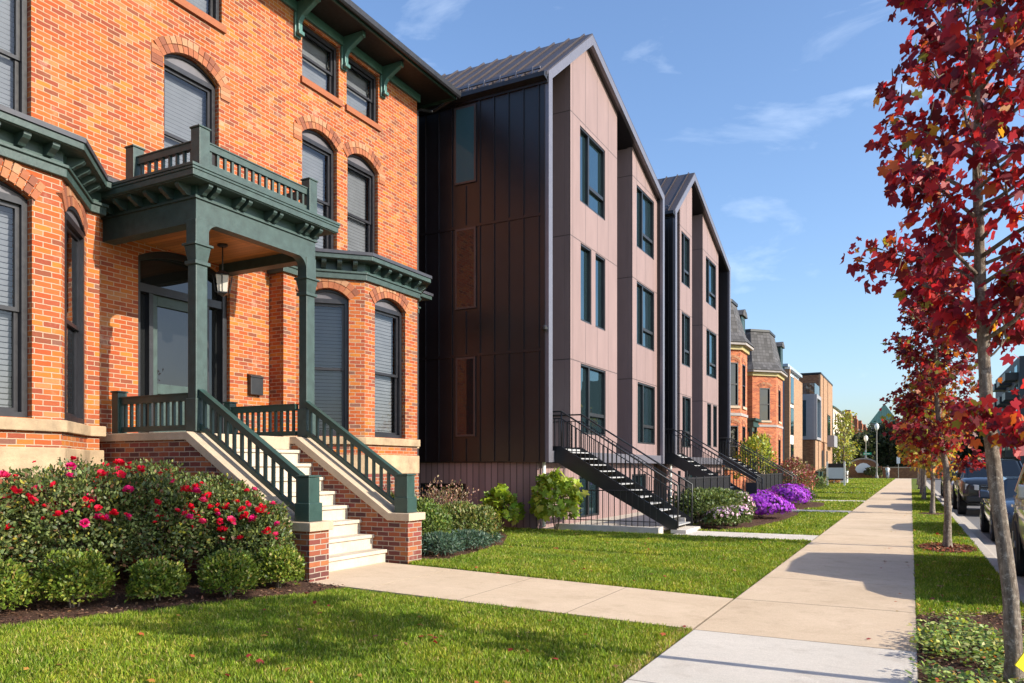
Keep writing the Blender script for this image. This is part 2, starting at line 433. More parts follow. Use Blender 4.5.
def barkmat(name, c1, c2, sx=7):
    m, nt, bs = newmat(name)
    v = coords(nt, 'Object', (1, 1, .22)); v2 = coords(nt, 'Object')
    a = ramp(nt, [(.34, c1), (.62, c2)]); nt.links.new(noise(nt, v, sx*4, 8, .75), a.inputs[0])
    b = ramp(nt, [(.52, (0, 0, 0)), (.62, (.6, .6, .6))]); nt.links.new(noise(nt, v2, 26, 7, .8), b.inputs[0])
    nt.links.new(mixc(nt, b.outputs[0], a.outputs[0], (.52, .47, .4)), bs.inputs['Base Color'])
    bs.inputs['Roughness'].default_value = .92; bs.inputs['Specular IOR Level'].default_value = .15
    bump(nt, bs, noise(nt, v, sx*5, 8, .75), .03)
    return m
m_bark = barkmat('grey_bark', (.075, .055, .043), (.29, .235, .19))
m_twig = paint('twig_bark', (.13, .095, .07), .9, var=.3)

# ------------------------------------------------------------------ ground shape
def gz(x, y):
    f = min(1, max(0, (-1.9 - x)/5.1)) if x > -9 else 1
    k = min(1, max(0, (16.0 - y)/4.0))
    return .075*f*k

def sheet(name, x0, x1, y0, y1, nx, ny, mat, dz=0.0, kind='structure', zf=gz, rag=0.0):
    xs = np.linspace(x0, x1, nx+1); ys = np.linspace(y0, y1, ny+1)
    mb = MB()
    vs = [(x, y, zf(x, y)+dz) for y in ys for x in xs]
    fs = [(j*(nx+1)+i, j*(nx+1)+i+1, (j+1)*(nx+1)+i+1, (j+1)*(nx+1)+i) for j in range(ny) for i in range(nx)]
    mb.add(vs, fs)
    o = mb.build(name, mat, recalc=False)
    return tag(o, kind=kind)

# ================================================================== BRICK HOUSE
XW = -11.5
house = thing('brick_house', 'orange brick two-and-a-half storey house with dark green porch, balcony and canted bay windows', 'house', (-11.5, 9.3, 0), world=True)
FU, FN = (0, 1, 0), (1, 0, 0)          # street facade frame: along +Y, outwards +X

def arc_pts(x0, x1, zs, za, n=12):
    c = (x0+x1)/2; w = (x1-x0)/2; h = za-zs
    r = (w*w+h*h)/(2*h); zc = za-r; a = math.asin(min(1, w/r))
    return [(c+r*math.sin(t), zc+r*math.cos(t)) for t in [a-2*a*i/n for i in range(n+1)]], (c, zc, r, a)
def arch_hole(x0, x1, z0, zs, za):
    return [(x0, z0), (x1, z0)] + arc_pts(x0, x1, zs, za)[0]

def brick_arch(par, o, u, n, x0, x1, zs, za, th=.27, proud=.022, ears=True, nb=15, name='brick_arch'):
    _, (c, zc, r, a) = arc_pts(x0, x1, zs, za)
    o = Vector(o); u = Vector(u); n = Vector(n); z = Vector((0, 0, 1))
    P = lambda x, zz, d: o + u*x + z*zz + n*d
    mb = MB(); a2 = a*1.06
    for i in range(nb):
        t0 = -a2 + 2*a2*i/nb + .006; t1 = -a2 + 2*a2*(i+1)/nb - .006
        for (ra, rb) in ((r+.004, r+th*.50), (r+th*.53, r+th)):
            rb += random.uniform(-.008, .004)
            q = [(c+ra*math.sin(t0), zc+ra*math.cos(t0)), (c+ra*math.sin(t1), zc+ra*math.cos(t1)), (c+rb*math.sin(t1), zc+rb*math.cos(t1)), (c+rb*math.sin(t0), zc+rb*math.cos(t0))]
            d = proud + random.uniform(-.004, .004)
            mb.prism([P(x, zz, -.05) for x, zz in q], n*(d+.05))
    if ears:
        for sx, xe in ((-1, x0), (1, x1)):
            if ears is not True and not ears[0 if sx < 0 else 1]: continue
            for k in range(4):
                zt = zs + .34 - k*.081 - .04
                a0, a1 = sorted((xe + sx*.03, xe + sx*.26))
                mb.fbox(o, u, n, a0, a1, zt-.076-.2, zt-.2, -.03, proud-.003)
    b = mb.build(name, m_voussoir, par)
    return b

def old_window(o, u, n, x0, x1, z0, zs, za, rec=.13, blind='full', arch=True, ears=True, sill=False, nslat=None, par=None, lab=None):
    """double-hung sash in a segmental opening; frame mesh with pane, blind, panel and sill below it"""
    par = par or house
    mb = MB(); F = lambda a0, a1, b0, b1, d0, d1, m=mb: m.fbox(o, u, n, a0, a1, b0, b1, d0-rec, d1-rec)
    zt = zs
    F(x0, x0+.075, z0, zt, -.12, .03); F(x1-.075, x1, z0, zt, -.12, .03)
    F(x0+.075, x1-.075, zt-.09, zt, -.12, .035); F(x0+.075, x1-.075, z0, z0+.075, -.12, .03)
    zm = (z0+zt)/2 - .02
    for a, b, d in ((z0+.075, zm+.03, -.05), (zm-.03, zt-.09, -.02)):      # sashes
        F(x0+.075, x0+.13, a, b, d-.04, d); F(x1-.13, x1-.075, a, b, d-.04, d)
        F(x0+.13, x1-.13, a, a+.055, d-.04, d); F(x0+.13, x1-.13, b-.055, b, d-.04, d)
    w = mb.build('window', m_frame, par)
    if lab: w['label'] = lab
    if za > zs:
        pts, _ = arc_pts(x0+.002, x1-.002, zs+.002, za-.002)
        pm = MB(); oo = Vector(o); uu = Vector(u); nn = Vector(n)
        pm.prism([oo+uu*a+Vector((0, 0, b))+nn*(-rec-.06) for a, b in pts], nn*.06)
        pm.build('arch_panel', m_archpanel, w)
        tr = MB(); pts2, _ = arc_pts(x0+.06, x1-.06, zs+.03, za-.055)
        for i in range(len(pts)-1):
            q = [pts[i], pts[i+1], pts2[i+1], pts2[i]]
            tr.prism([oo+uu*a+Vector((0, 0, b))+nn*(-rec) for a, b in q], nn*.035)
        tr.build('arch_trim', m_frame, w)
        if arch: brick_arch(par, o, u, n, x0, x1, zs, za, ears=ears, nb=max(9, int((x1-x0)*12)))
    pn = MB()
    pn.fquad(o, u, n, x0+.12, x1-.12, z0+.12, zm-.02, -rec-.075); pn.fquad(o, u, n, x0+.12, x1-.12, zm+.02, zt-.14, -rec-.045)
    pn.build('pane', m_pane, w, recalc=False)
    bl = MB()
    if blind == 'curtain':
        k = 14
        for i in range(k):
            a0 = x0+.08+(x1-x0-.16)*i/k; a1 = x0+.08+(x1-x0-.16)*(i+1)/k
            F(a0, a1, z0+.08, zt-.09, -.2-.03*(i % 2), -.17-.03*(i % 2), bl)
        bl.build('curtain', m_curtain, w)
    else:
        zz = z0+.1; top = zt-.1
        oo = Vector(o); uu = Vector(u); nn = Vector(n); Z = Vector((0, 0, 1))
        low = z0+.1 if blind == 'full' else zm
        zz = low
        while zz < top:
            A = oo+uu*(x0+.085)+Z*zz+nn*(-rec-.17); B = oo+uu*(x1-.085)+Z*zz+nn*(-rec-.17)
            t = nn*.016+Z*.060
            bl.quad(A, B, B+t, A+t); zz += .074
        bl.build('blind', m_blind, w)
        bk = MB(); F(x0+.01, x1-.01, z0, zt, -.45, -.3, bk); bk.build('dark_interior', m_char, w)
    if sill:
        sm = MB(); sm.fbox(o, u, n, x0-.06, x1+.06, z0-.13, z0, -.2, .06); sm.build('sill', m_voussoir if sill == 'brick' else m_stone, w)
    return w

O0 = (XW, 0, 0)
# openings of the street wall (Y from, Y to, bottom, spring, top)
W2 = [(5.15, 6.6, 6.55, 8.75, 9.0), (8.85, 10.03, 6.3, 8.76, 9.0), (12.23, 13.34, 6.35, 8.76, 8.98), (13.70, 14.83, 6.35, 8.76, 8.98)]
W3 = [(5.2, 6.45, 9.92, 11.12), (8.9, 10.1, 9.92, 11.12), (12.23, 13.40, 9.92, 11.12), (13.67, 14.84, 9.92, 11.12)]
DOOR = (8.35, 10.29, 2.12, 5.16, 5.42)
holes = [arch_hole(*w) for w in W2] + [[(a, b), (c, b), (c, d), (a, d)] for a, c, b, d in W3] + [arch_hole(*DOOR)]
mb = MB()
mb.panel(O0, FU, FN, [(1.2, 0), (16.48, 0), (16.48, 11.62), (1.2, 11.62)], holes, .32)
mb.panel((XW-.32, 16.48, 0), (-1, 0, 0), (0, 1, 0), [(0, 0), (10.5, 0), (10.5, 11.62), (0, 11.62)], [], .3)
mb.panel((XW-.32, 1.2, 0), (-1, 0, 0), (0, -1, 0), [(0, 0), (10.5, 0), (10.5, 11.62), (0, 11.62)], [], .3)
mb.panel((XW-10.82, 1.2, 0), (0, 1, 0), (-1, 0, 0), [(0, 0), (15.28, 0), (15.28, 11.62), (0, 11.62)], [], .3)
mb.build('brick_wall', m_brick, house)
for i, w in enumerate(W2):
    old_window(O0, FU, FN, *w, ears=(i in (1, 2), i in (1, 3)))
for a, c, b, d in W3:
    old_window(O0, FU, FN, a, c, b, d, d, rec=.1, sill='brick')

# main eaves: frieze board, soffit, fascia with gutter, roof, brackets
mb = MB(); mb.box(XW+.002, XW+.07, 1.1, 16.55, 11.2, 11.4); mb.build('frieze_board', m_teal_lt, house, bevel=.012)
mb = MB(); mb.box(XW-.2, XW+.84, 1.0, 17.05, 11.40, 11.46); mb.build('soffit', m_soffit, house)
mb = MB(); mb.box(XW+.80, XW+.842, 1.0, 17.09, 11.33, 11.52); mb.box(XW-10.9, XW+.84, 17.05, 17.09, 11.33, 11.52)
mb.build('fascia', m_teal_dk, house)
mb = MB()
prof = [(.845, 11.40), (.875, 11.37), (.93, 11.36), (.965, 11.40), (.97, 11.52), (.955, 11.52), (.945, 11.42), (.86, 11.40), (.855, 11.52), (.845, 11.52)]
mb.prism([(XW+a, 1.0, b) for a, b in prof], (0, 16.12, 0))
g = mb.build('gutter', m_char, house)
mb = MB(); mb.tube([(XW+.8, 17.13, 11.42), (XW+.5, 17.13, 11.33), (XW+.06, 17.13, 11.2), (XW-.05, 16.75, 11.12), (XW-.05, 16.56, 11.0), (XW-.05, 16.56, .3)], .045, 10)
mb.build('downspout', m_char, house)
mb = MB()
mb.add([(XW+.86, .95, 11.53), (XW+.86, 17.1, 11.53), (XW-11, 17.1, 11.53), (XW-11, .95, 11.53), (XW-3.5, 5, 13.2), (XW-3.5, 13, 13.2), (XW-7, 13, 13.2), (XW-7, 5, 13.2)],
       [(0, 1, 5, 4), (1, 2, 6, 5), (2, 3, 7, 6), (3, 0, 4, 7), (4, 5, 6, 7), (3, 2, 1, 0)])
mb.build('roof', m_shingle, house)
def eave_bracket(y):
    prof = [(.0, 10.74), (.07, 10.74), (.12, 10.80), (.12, 10.98), (.2, 11.09), (.56, 11.28), (.62, 11.28), (.62, 11.398), (.0, 11.398)]
    mb = MB(); mb.prism([(XW+.003+a, y-.055, b) for a, b in prof], (0, .11, 0))
    mb.prism([(XW+.003+a, y-.08, b) for a, b in [(.07, 10.70), (.16, 10.70), (.16, 10.78), (.07, 10.78)]], (0, .16, 0))
    mb.box(XW+.003, XW+.055, y-.09, y+.09, 10.66, 11.18)
    mb.build('eave_bracket', m_teal_lt, house, bevel=.01)
for y in (4.9, 6.8, 8.6, 10.35, 12.06, 13.535, 14.98):
    eave_bracket(y)

# ------------------------------------------------------------------ plan sweep used for bays and cornices
def offs(pl, d):
    """offset an open plan polyline outwards (to its right when walking +Y ... outward = +X side)"""
    out = []
    def nrm(a, b):
        t = Vector((b[0]-a[0], b[1]-a[1])).normalized(); return Vector((t.y, -t.x))
    for i, p in enumerate(pl):
        P = Vector(p)
        if i == 0: out.append(P + nrm(pl[0], pl[1])*d)
        elif i == len(pl)-1: out.append(P + nrm(pl[-2], pl[-1])*d)
        else:
            n1 = nrm(pl[i-1], p); n2 = nrm(p, pl[i+1]); b = (n1+n2).normalized()
            out.append(P + b*(d/b.dot(n1)))
    return out
def band(mb, pl, d0, d1, z0, z1):
    A = offs(pl, d0); B = offs(pl, d1)
    n = len(pl); vs = []
    for z in (z0, z1):
        vs += [(p.x, p.y, z) for p in A] + [(p.x, p.y, z) for p in B]
    fs = []
    for i in range(n-1):
        a, b, c, d = i, i+1, n+i+1, n+i; t = 2*n
        fs += [(a, d, c, b), (a+t, b+t, c+t, d+t), (d, d+t, c+t, c), (a, b, b+t, a+t)]
    for i in (0, n-1):
        fs.append((i, n+i, 3*n+i, 2*n+i))
    mb.add(vs, fs)
def along(pl, d, step, start=.2):
    """points spaced along an offset plan, with outward normals"""
    B = offs(pl, d); out = []
    for i in range(len(B)-1):
        a, b = B[i], B[i+1]; L = (b-a).length
        if L < .3: continue
        t = (b-a)/L; nn = Vector((t.y, -t.x)); k = max(1, int(round((L-2*start)/step)))
        for j in range(k+1):
            q = a + t*(start + (L-2*start)*j/k); out.append((q, nn, t))
    return out
def modillion(mb, q, nn, t, z0, z1, dep, w):
    prof = [(0, z0), (dep*.35, z0), (dep*.5, z0+.03), (dep*.85, (z0+z1)/2), (dep, z1-.04), (dep, z1), (0, z1)]
    base = Vector((q.x, q.y, 0)) - Vector((t.x, t.y, 0))*w/2
    mb.prism([base + Vector((nn.x, nn.y, 0))*a + Vector((0, 0, b)) for a, b in prof], Vector((t.x, t.y, 0))*w)

def bay(pl, wins, lab):
    """canted bay: plan from wall to wall; wins = {segment: (from, to)} windows along the segments"""
    mb = MB(); arcs = []
    band(mb, pl[:3], -.2, 0, 0, 5.56); band(mb, pl[-3:], -.2, 0, 0, 5.56)
    for i in range(2, len(pl)-3):
        a = Vector(pl[i]); b = Vector(pl[i+1]); L = (b-a).length; t = (b-a)/L; nn = Vector((t.y, -t.x))
        o = (a.x, a.y, 0); u = (t.x, t.y, 0); n = (nn.x, nn.y, 0)
        hs = []
        for (w0, w1) in wins.get(i, []):
            hs.append(arch_hole(w0, w1, 2.24, 5.10, 5.30))
        mb.panel(o, u, n, [(0, 0), (L, 0), (L, 5.56), (0, 5.56)], hs, .25)
        for (w0, w1) in wins.get(i, []):
            arcs.append((o, u, n, w0, w1))
    bw = mb.build('bay_wall', m_brick_bay, house)
    for o, u, n, w0, w1 in arcs:
        narrow = abs(u[0]) > .1 and u[0] < 0
        old_window(o, u, n, w0, w1, 2.24, 5.10, 5.30, blind='curtain' if narrow else 'full', ears=False, rec=.02 if narrow else .13)
    # stone sill course and plinth; brick base stays flush with the wall
    mb = MB(); band(mb, pl, -.02, .07, 2.07, 2.23); mb.build('sill_course', m_stone, house, bevel=.012)
    mb = MB(); band(mb, pl, -.02, .05, 1.45, 1.86); mb.build('stone_base', m_stone, house, bevel=.015)
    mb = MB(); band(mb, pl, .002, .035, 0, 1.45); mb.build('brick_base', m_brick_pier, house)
    mb = MB(); band(mb, pl, -.1, .07, 5.5, 5.64); band(mb, pl, -.1, .1, 5.62, 5.665); mb.build('architrave', m_teal, house, bevel=.008)
    mb = MB(); band(mb, pl, -.1, .02, 5.665, 5.9); mb.build('cornice_frieze', m_teal_dk, house)
    mb = MB()
    band(mb, pl, -.1, .27, 5.85, 5.885); band(mb, pl, .19, .30, 5.86, 5.955); mb.build('cornice', m_teal, house, bevel=.008)
    for q, nn, t in along(pl, .02, .36, .22):
        mb = MB(); modillion(mb, q, nn, t, 5.70, 5.85, .215, .095); mb.build('modillion', m_teal, house)
    # flashing edge and the shallow metal roof behind it
    mb = MB(); band(mb, pl, .15, .325, 5.955, 6.02)
    B = offs(pl, .325)
    for i in range(len(B)-1):
        p, q = B[i], B[i+1]
        mb.quad((p.x, p.y, 6.021), (q.x, q.y, 6.021), (XW+.003, q.y, 6.2), (XW+.003, p.y, 6.2))
    mb.build('bay_roof', m_flash, house)

bay([(XW-.01, 11.3), (-11.12, 11.3), (-11.12, 11.65), (-10.14, 12.63), (-10.14, 14.54), (-11.12, 15.52), (-11.12, 15.87), (XW-.01, 15.87)],
    {2: [(.22, 1.06)], 3: [(.34, 1.44)], 4: [(.2, 1.18)]}, 'right')
bay([(XW-.01, 2.75), (-11.12, 2.75), (-11.12, 2.98), (-10.14, 3.96), (-10.14, 6.22), (-11.12, 7.2), (-11.12, 7.41), (XW-.01, 7.41)],
    {2: [(.2, 1.18)], 3: [(.38, 1.87)], 4: [(.14, 1.22)]}, 'left')

# ------------------------------------------------------------------ doorway
y0, y1, z0, zs, za = DOOR
mb = MB(); f = lambda a0, a1, b0, b1, d0, d1: mb.fbox(O0, FU, FN, a0, a1, b0, b1, d0, d1)
f(y0, y0+.10, z0, zs, -.3, -.08); f(y1-.10, y1, z0, zs, -.3, -.08)
f(y0+.10, y1-.10, 4.60, 4.74, -.3, -.1)
f(y0+.30, y0+.38, z0, 4.60, -.28, -.12); f(y1-.46, y1-.38, z0, 4.60, -.28, -.12)
pts, _ = arc_pts(y0+.002, y1-.002, zs, za-.002); pts2, _ = arc_pts(y0+.1, y1-.1, zs-.05, za-.13)
for i in range(len(pts)-1):
    mb.prism([(XW-.3, a, b) for a, b in (pts[i], pts[i+1], pts2[i+1], pts2[i])], (.2, 0, 0))
mb.box(XW-.5, XW+.02, y0-.02, y1+.02, 2.07, 2.155)
dfr = mb.build('door_frame', m_char, house)
mb = MB(); mb.fbox(O0, FU, FN, y0+.1, y1-.1, 4.74, 5.3, -.24, -.23); mb.build('transom_pane', m_pane_dark, dfr)
mb = MB(); mb.fbox(O0, FU, FN, y0+.1, y0+.3, z0+.06, 4.6, -.24, -.23); mb.build('sidelight', m_pane_dark, dfr); mb = MB(); mb.fbox(O0, FU, FN, y1-.38, y1-.1, z0+.06, 4.6, -.24, -.23); mb.build('sidelight', m_pane_dark, dfr)
mb = MB(); a, b = y0+.38, y1-.46
f(a, a+.12, 2.16, 4.6, -.24, -.17); f(b-.12, b, 2.16, 4.6, -.24, -.17); f(a+.12, b-.12, 2.16, 2.42, -.24, -.17); f(a+.12, b-.12, 4.42, 4.6, -.24, -.17)
f(a+.12, b-.12, 2.88, 3.06, -.24, -.17); f(a+.12, b-.12, 2.42, 2.88, -.235, -.2)
door = mb.build('front_door', m_teal, house, bevel=.006)
mb = MB(); f(a+.12, b-.12, 3.06, 4.42, -.225, -.215); mb.build('door_pane', m_pane_dark, door)
mb = MB(); mb.tube([(XW-.17, b-.06, 3.05), (XW-.11, b-.06, 3.05), (XW-.11, b-.06, 3.35), (XW-.17, b-.06, 3.35)], .012, 8); mb.build('door_handle', m_black, door)

# ------------------------------------------------------------------ porch
YL0, YL1, YR0, YR1 = 7.62, 8.00, 9.84, 10.22      # the two cheek walls
ZP = 2.12
mb = MB(); mb.box(XW+.01, -9.50, YL0+.02, YR1-.02, 1.9, ZP-.002); mb.build('porch_floor', m_lime, house, bevel=.01)
def cheek(ya, yb):
    prof = [(XW+.01, 0), (-7.04, 0), (-7.04, .745), (-7.42, .745), (-9.40, 2.0), (XW+.01, 2.0)]
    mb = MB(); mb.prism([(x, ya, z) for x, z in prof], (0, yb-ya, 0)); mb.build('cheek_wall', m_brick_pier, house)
    cap = [(XW+.012, 2.0), (-9.40, 2.0), (-7.42, .745), (-6.99, .745), (-6.99, .865), (-7.385, .865), (-9.365, 2.12), (XW+.012, 2.12)]
    mb = MB(); mb.prism([(x, ya-.04, z) for x, z in cap], (0, yb-ya+.08, 0)); mb.build('stone_cap', m_lime, house, bevel=.008)
cheek(YL0, YL1); cheek(YR0, YR1)
st = MB(); prof = []
zb = .05; rise = (ZP-zb)/9; run = .262
pts = [(-9.6, 0)]
for k in range(9):
    xk = -7.47-run*k; pts_ = None
prof = [(-9.56, 0.0)]
xs = -7.47
prof = [(xs, 0)]
for k in range(9):
    prof += [(xs-run*k, zb+rise*(k+1)-.055), (xs-run*(k+1) if k < 8 else -9.58, zb+rise*(k+1)-.055)]
prof += [(-9.58, 0)]
st.prism([(x, YL1+.002, z) for x, z in prof], (0, YR0-YL1-.004, 0))
stair = st.build('stair', m_step, house)
for k in range(9):
    mb = MB(); mb.box(xs-run*(k+1)-.02 if k < 8 else -9.54, xs-run*k+.035, YL1+.004, YR0-.004, zb+rise*(k+1)-.054, zb+rise*(k+1) if k < 8 else ZP)
    mb.build('step', m_step, stair, bevel=.008)

# columns with capitals, entablature with rounded corners, ceiling
CX0, CX1 = -9.51, -9.33
def column(ya, yb):
    mb = MB(); mb.box(CX0, CX1, ya, yb, ZP+.002, 4.66)
    c = mb.build('porch_column', m_teal, house, bevel=.012)
    mb = MB(); mb.box(CX0-.02, CX1+.02, ya-.02, yb+.02, ZP+.003, 2.62); mb.build('plinth', m_teal, c, bevel=.012)
    mb = MB()
    e = .035
    mb.box(CX0-.03, CX1+.03, ya-.03, yb+.03, 4.60, 4.655)
    mb.add([(x, y, z) for z, k in ((4.655, .0), (4.88, e)) for x, y in ((CX0-k, ya-k), (CX1+k, ya-k), (CX1+k, yb+k), (CX0-k, yb+k))],
           [(0, 3, 2, 1), (4, 5, 6, 7), (0, 1, 5, 4), (1, 2, 6, 5), (2, 3, 7, 6), (3, 0, 4, 7)])
    mb.box(CX0-.06, CX1+.06, ya-.06, yb+.06, 4.88, 4.915)
    mb.box(CX0-.015, CX1+.015, ya-.015, yb+.015, 4.915, 5.27)
    mb.build('capital', m_teal, c, bevel=.006)
CYL = (7.72, 7.93); CYR = (10.03, 10.24)
column(*CYL); column(*CYR)
EB, ET = 5.25, 5.60
mb = MB()
mb.box(CX0, CX1+.004, CYL[0]-.004, CYR[1]+.004, EB, ET)                       # front beam
mb.box(XW+.003, CX0, CYL[0]-.004, CYL[1], EB-.03, ET); mb.box(XW+.003, CX0, CYR[0], CYR[1]+.004, EB-.03, ET)
for yc, s in ((CYL[1]+.012, 1), (CYR[0]-.012, -1)):                            # rounded inner corners
    r = .19; P = [(CX0+.001, yc, EB+.002)]
    arc = [(yc+s*(r-r*math.sin(R(t))), EB+.002-(r-r*math.cos(R(t)))) for t in range(0, 91, 10)]
    mb.prism([(CX0+.001, yc, EB+.002)] + [(CX0+.001, a, b) for a, b in arc], (CX1-CX0, 0, 0))
mb.build('entablature', m_teal, house)
mb = MB(); mb.box(XW+.004, CX0-.002, CYL[1]+.002, CYR[0]-.002, 5.40, 5.46); mb.build('porch_ceiling', m_wood, house)
pl = [(XW+.003, CYL[0]-.004), (CX1+.004, CYL[0]-.004), (CX1+.004, CYR[1]+.004), (XW+.003, CYR[1]+.004)]
mb = MB(); band(mb, pl, .0, .03, ET-.03, ET+.005); mb.build('entablature_bead', m_teal, house)
mb = MB(); band(mb, pl, -.3, .0, ET, 5.80); mb.build('porch_frieze', m_teal_dk, house)
mb = MB(); band(mb, pl, -.3, .26, 5.76, 5.80); band(mb, pl, .16, .285, 5.775, 5.865); band(mb, pl, -.3, .30, 5.865, 5.90); band(mb, pl, -.3, .31, 5.905, 5.95)
mb.build('porch_cornice', m_teal, house, bevel=.006)
def pmod(q, nn, t):
    mb = MB(); modillion(mb, q, nn, t, 5.615, 5.76, .22, .075); mb.build('modillion', m_teal, house)
for y in (7.80, 7.95, 8.42, 8.56, 9.08, 9.22, 9.80, 9.94, 10.16):
    pmod(Vector((CX1+.004, y)), Vector((1, 0)), Vector((0, 1)))
for i in range(6):
    pmod(Vector((-9.47-.36*i, CYL[0]-.004)), Vector((0, -1)), Vector((1, 0)))
    pmod(Vector((-9.47-.36*i, CYR[1]+.004)), Vector((0, 1)), Vector((1, 0)))
mb = MB(); mb.box(XW+.004, CX1+.2, CYL[0]-.2, CYR[1]+.2, 5.95, 5.975); mb.build('balcony_deck', m_flash, house)

# ------------------------------------------------------------------ railings
def rail_run(par, a, b, h0, h1, step, bw=.042, mat=None, rw=.08, rh=.10, lw=.06):
    """straight rail between two points given at deck level; balusters are parts of the railing"""
    a = Vector(a); b = Vector(b); d = b-a; hd = Vector((d.x, d.y, 0)); L = hd.length; t = hd/L; s = Vector((-t.y, t.x, 0))
    slope = d.z/L
    def beam(mb, lo, hi, w):
        q = [a - s*w/2 + Vector((0, 0, lo)), a + s*w/2 + Vector((0, 0, lo)), a + s*w/2 + Vector((0, 0, hi)), a - s*w/2 + Vector((0, 0, hi))]
        mb.prism(q, d)
    mb = MB(); beam(mb, h1-rh, h1, rw); beam(mb, h1, h1+.018, rw+.03); beam(mb, h0, h0+.08, lw)
    r = mb.build('railing', mat, par)
    n = max(1, int(L/step)); first = None
    for i in range(n):
        x = L*(i+.5)/n
        p = a + t*x + Vector((0, 0, slope*x))
        if first is None:
            mb = MB(); e = abs(slope)*bw
            mb.box(-bw/2, bw/2, -bw/2, bw/2, h0+.06, h1-rh+.02)
            m = MB(); 
            c = Vector(p)
            m.v = [(v[0]+c.x, v[1]+c.y, v[2]+c.z) for v in mb.v]; m.f = mb.f; m.mi = mb.mi
            first = m.build('baluster', mat, r); p0 = c
        else:
            o = first.copy(); COL.objects.link(o); o.parent = r; o.location = p-p0
    return r
def post(par, x, y, w, z0, z1, mat, capw=.03, base=.0):
    mb = MB(); mb.box(x-w/2, x+w/2, y-w/2, y+w/2, z0, z1)
    mb.box(x-w/2-capw*.5, x+w/2+capw*.5, y-w/2-capw*.5, y+w/2+capw*.5, z1+.002, z1+.03)
    if base: mb.box(x-w/2-.025, x+w/2+.025, y-w/2-.025, y+w/2+.025, z0+.001, z0+base)
    return mb.build('newel_post', mat, par, bevel=.008)
# balcony balustrade
ZB = 5.976
for (x, y) in ((-9.33, 7.80), (-9.33, 10.1), (-10.82, 7.80), (-10.82, 10.1)):
    post(house, x, y, .19, ZB, 6.60, m_teal)
rail_run(house, (-9.33, 7.90, ZB), (-9.33, 10.0, ZB), .09, .46, .135, mat=m_teal)
rail_run(house, (-10.72, 7.80, ZB), (-9.43, 7.80, ZB), .09, .46, .155, mat=m_teal)
rail_run(house, (-10.72, 10.1, ZB), (-9.43, 10.1, ZB), .09, .46, .155, mat=m_teal)
# stair newels and raking rails
yl, yr = 7.80, 10.03
post(house, -7.22, yl, .21, .866, 1.46, m_teal_dk, .035, .25); post(house, -7.22, yr, .21, .866, 1.46, m_teal_dk, .035, .25)
for y in (yl, yr):
    rail_run(house, (-9.31, y, 2.115), (-7.33, y, .86), .05, .62, .148, mat=m_teal_dk)
    post(house, -11.2, y, .16, 2.122, 2.78, m_teal_dk)
    rail_run(house, (-11.11, y, 2.122), (-9.56, y, 2.122), .03, .57, .135, mat=m_teal_dk)

# porch lantern: hangs from the ceiling, so it is a thing of its own
lan = thing('hanging_lantern', 'black glass porch lantern hanging on a rod from the wooden ceiling above the front door', 'lantern', (-10.4, 9.15, 4.6), world=True)
mb = MB(); mb.lathe((-10.4, 9.15, 5.37), [(.085, .028), (.085, 0), (.06, -.015)], 16); mb.tube([(-10.4, 9.15, 5.37), (-10.4, 9.15, 4.93)], .011, 8); mb.build('rod', m_black, lan)
mb = MB(); x, y = -10.4, 9.15
mb.lathe((x, y, 4.86), [(.165, 0), (.15, .03), (.05, .08), (.02, .1)], 4)
for k in range(4):
    t = R(45+90*k)
    mb.tube([(x+.155*math.cos(t), y+.155*math.sin(t), 4.87), (x+.11*math.cos(t), y+.11*math.sin(t), 4.58)], .011, 6)
mb.lathe((x, y, 4.56), [(.02, -.05), (.06, -.02), (.12, 0), (.12, .02)], 4)
mb.build('cage', m_black, lan)
mb = MB(); mb.lathe((x, y, 4.585), [(.10, 0), (.142, .275)], 4); mb.build('glass', paint('frosted_glass', (.55, .52, .47), .25, var=.05), lan)
mbx = thing('wall_mailbox', 'small black metal mailbox on the brick wall right of the front door', 'mailbox', (XW, 10.88, 3.0), world=True)
mb = MB(); mb.box(XW+.003, XW+.1, 10.72, 11.04, 3.02, 3.4); mb.build('box', m_black, mbx, bevel=.01)
mb = MB(); mb.prism([(XW+.004, 10.71, 3.41), (XW+.12, 10.71, 3.36), (XW+.12, 10.71, 3.375), (XW+.004, 10.71, 3.43)], (0, .34, 0)); mb.build('lid', m_black, mbx)

# ================================================================== MODERN GABLED HOUSES
XF = -8.14      # front of the metal frame
XB = -8.36      # pink bay fronts
def mod_window(par, o, y0, y1, z0, z1, split=.36, low=.27, n=FN, u=FU, rec=.10, plain=False, proud=0, glass=None, fmat=None):
    o = (o[0]+n[0]*proud, o[1]+n[1]*proud, o[2]); mb = MB(); F = lambda a0, a1, b0, b1, d0, d1, m=mb: m.fbox(o, u, n, a0, a1, b0, b1, d0, d1)
    e = .055
    F(y0, y0+e, z0, z1, -rec-.05, -.02); F(y1-e, y1, z0, z1, -rec-.05, -.02); F(y0+e, y1-e, z0, z0+e, -rec-.05, -.02); F(y0+e, y1-e, z1-e, z1, -rec-.05, -.02)
    if not plain:
        ym = y0+(y1-y0)*split; zl = z0+(z1-z0)*low
        F(ym-.05, ym+.05, z0+e, z1-e, -rec-.05, -.03); F(ym+.05, y1-e, zl-.05, zl+.05, -rec-.05, -.035)
    w = mb.build('window', fmat or m_black, par)
    pm = MB(); F(y0+e, y1-e, z0+e, z1-e, -rec-.03, -rec-.02, pm); pm.build('pane', glass or m_mod_pane, w)
    return w

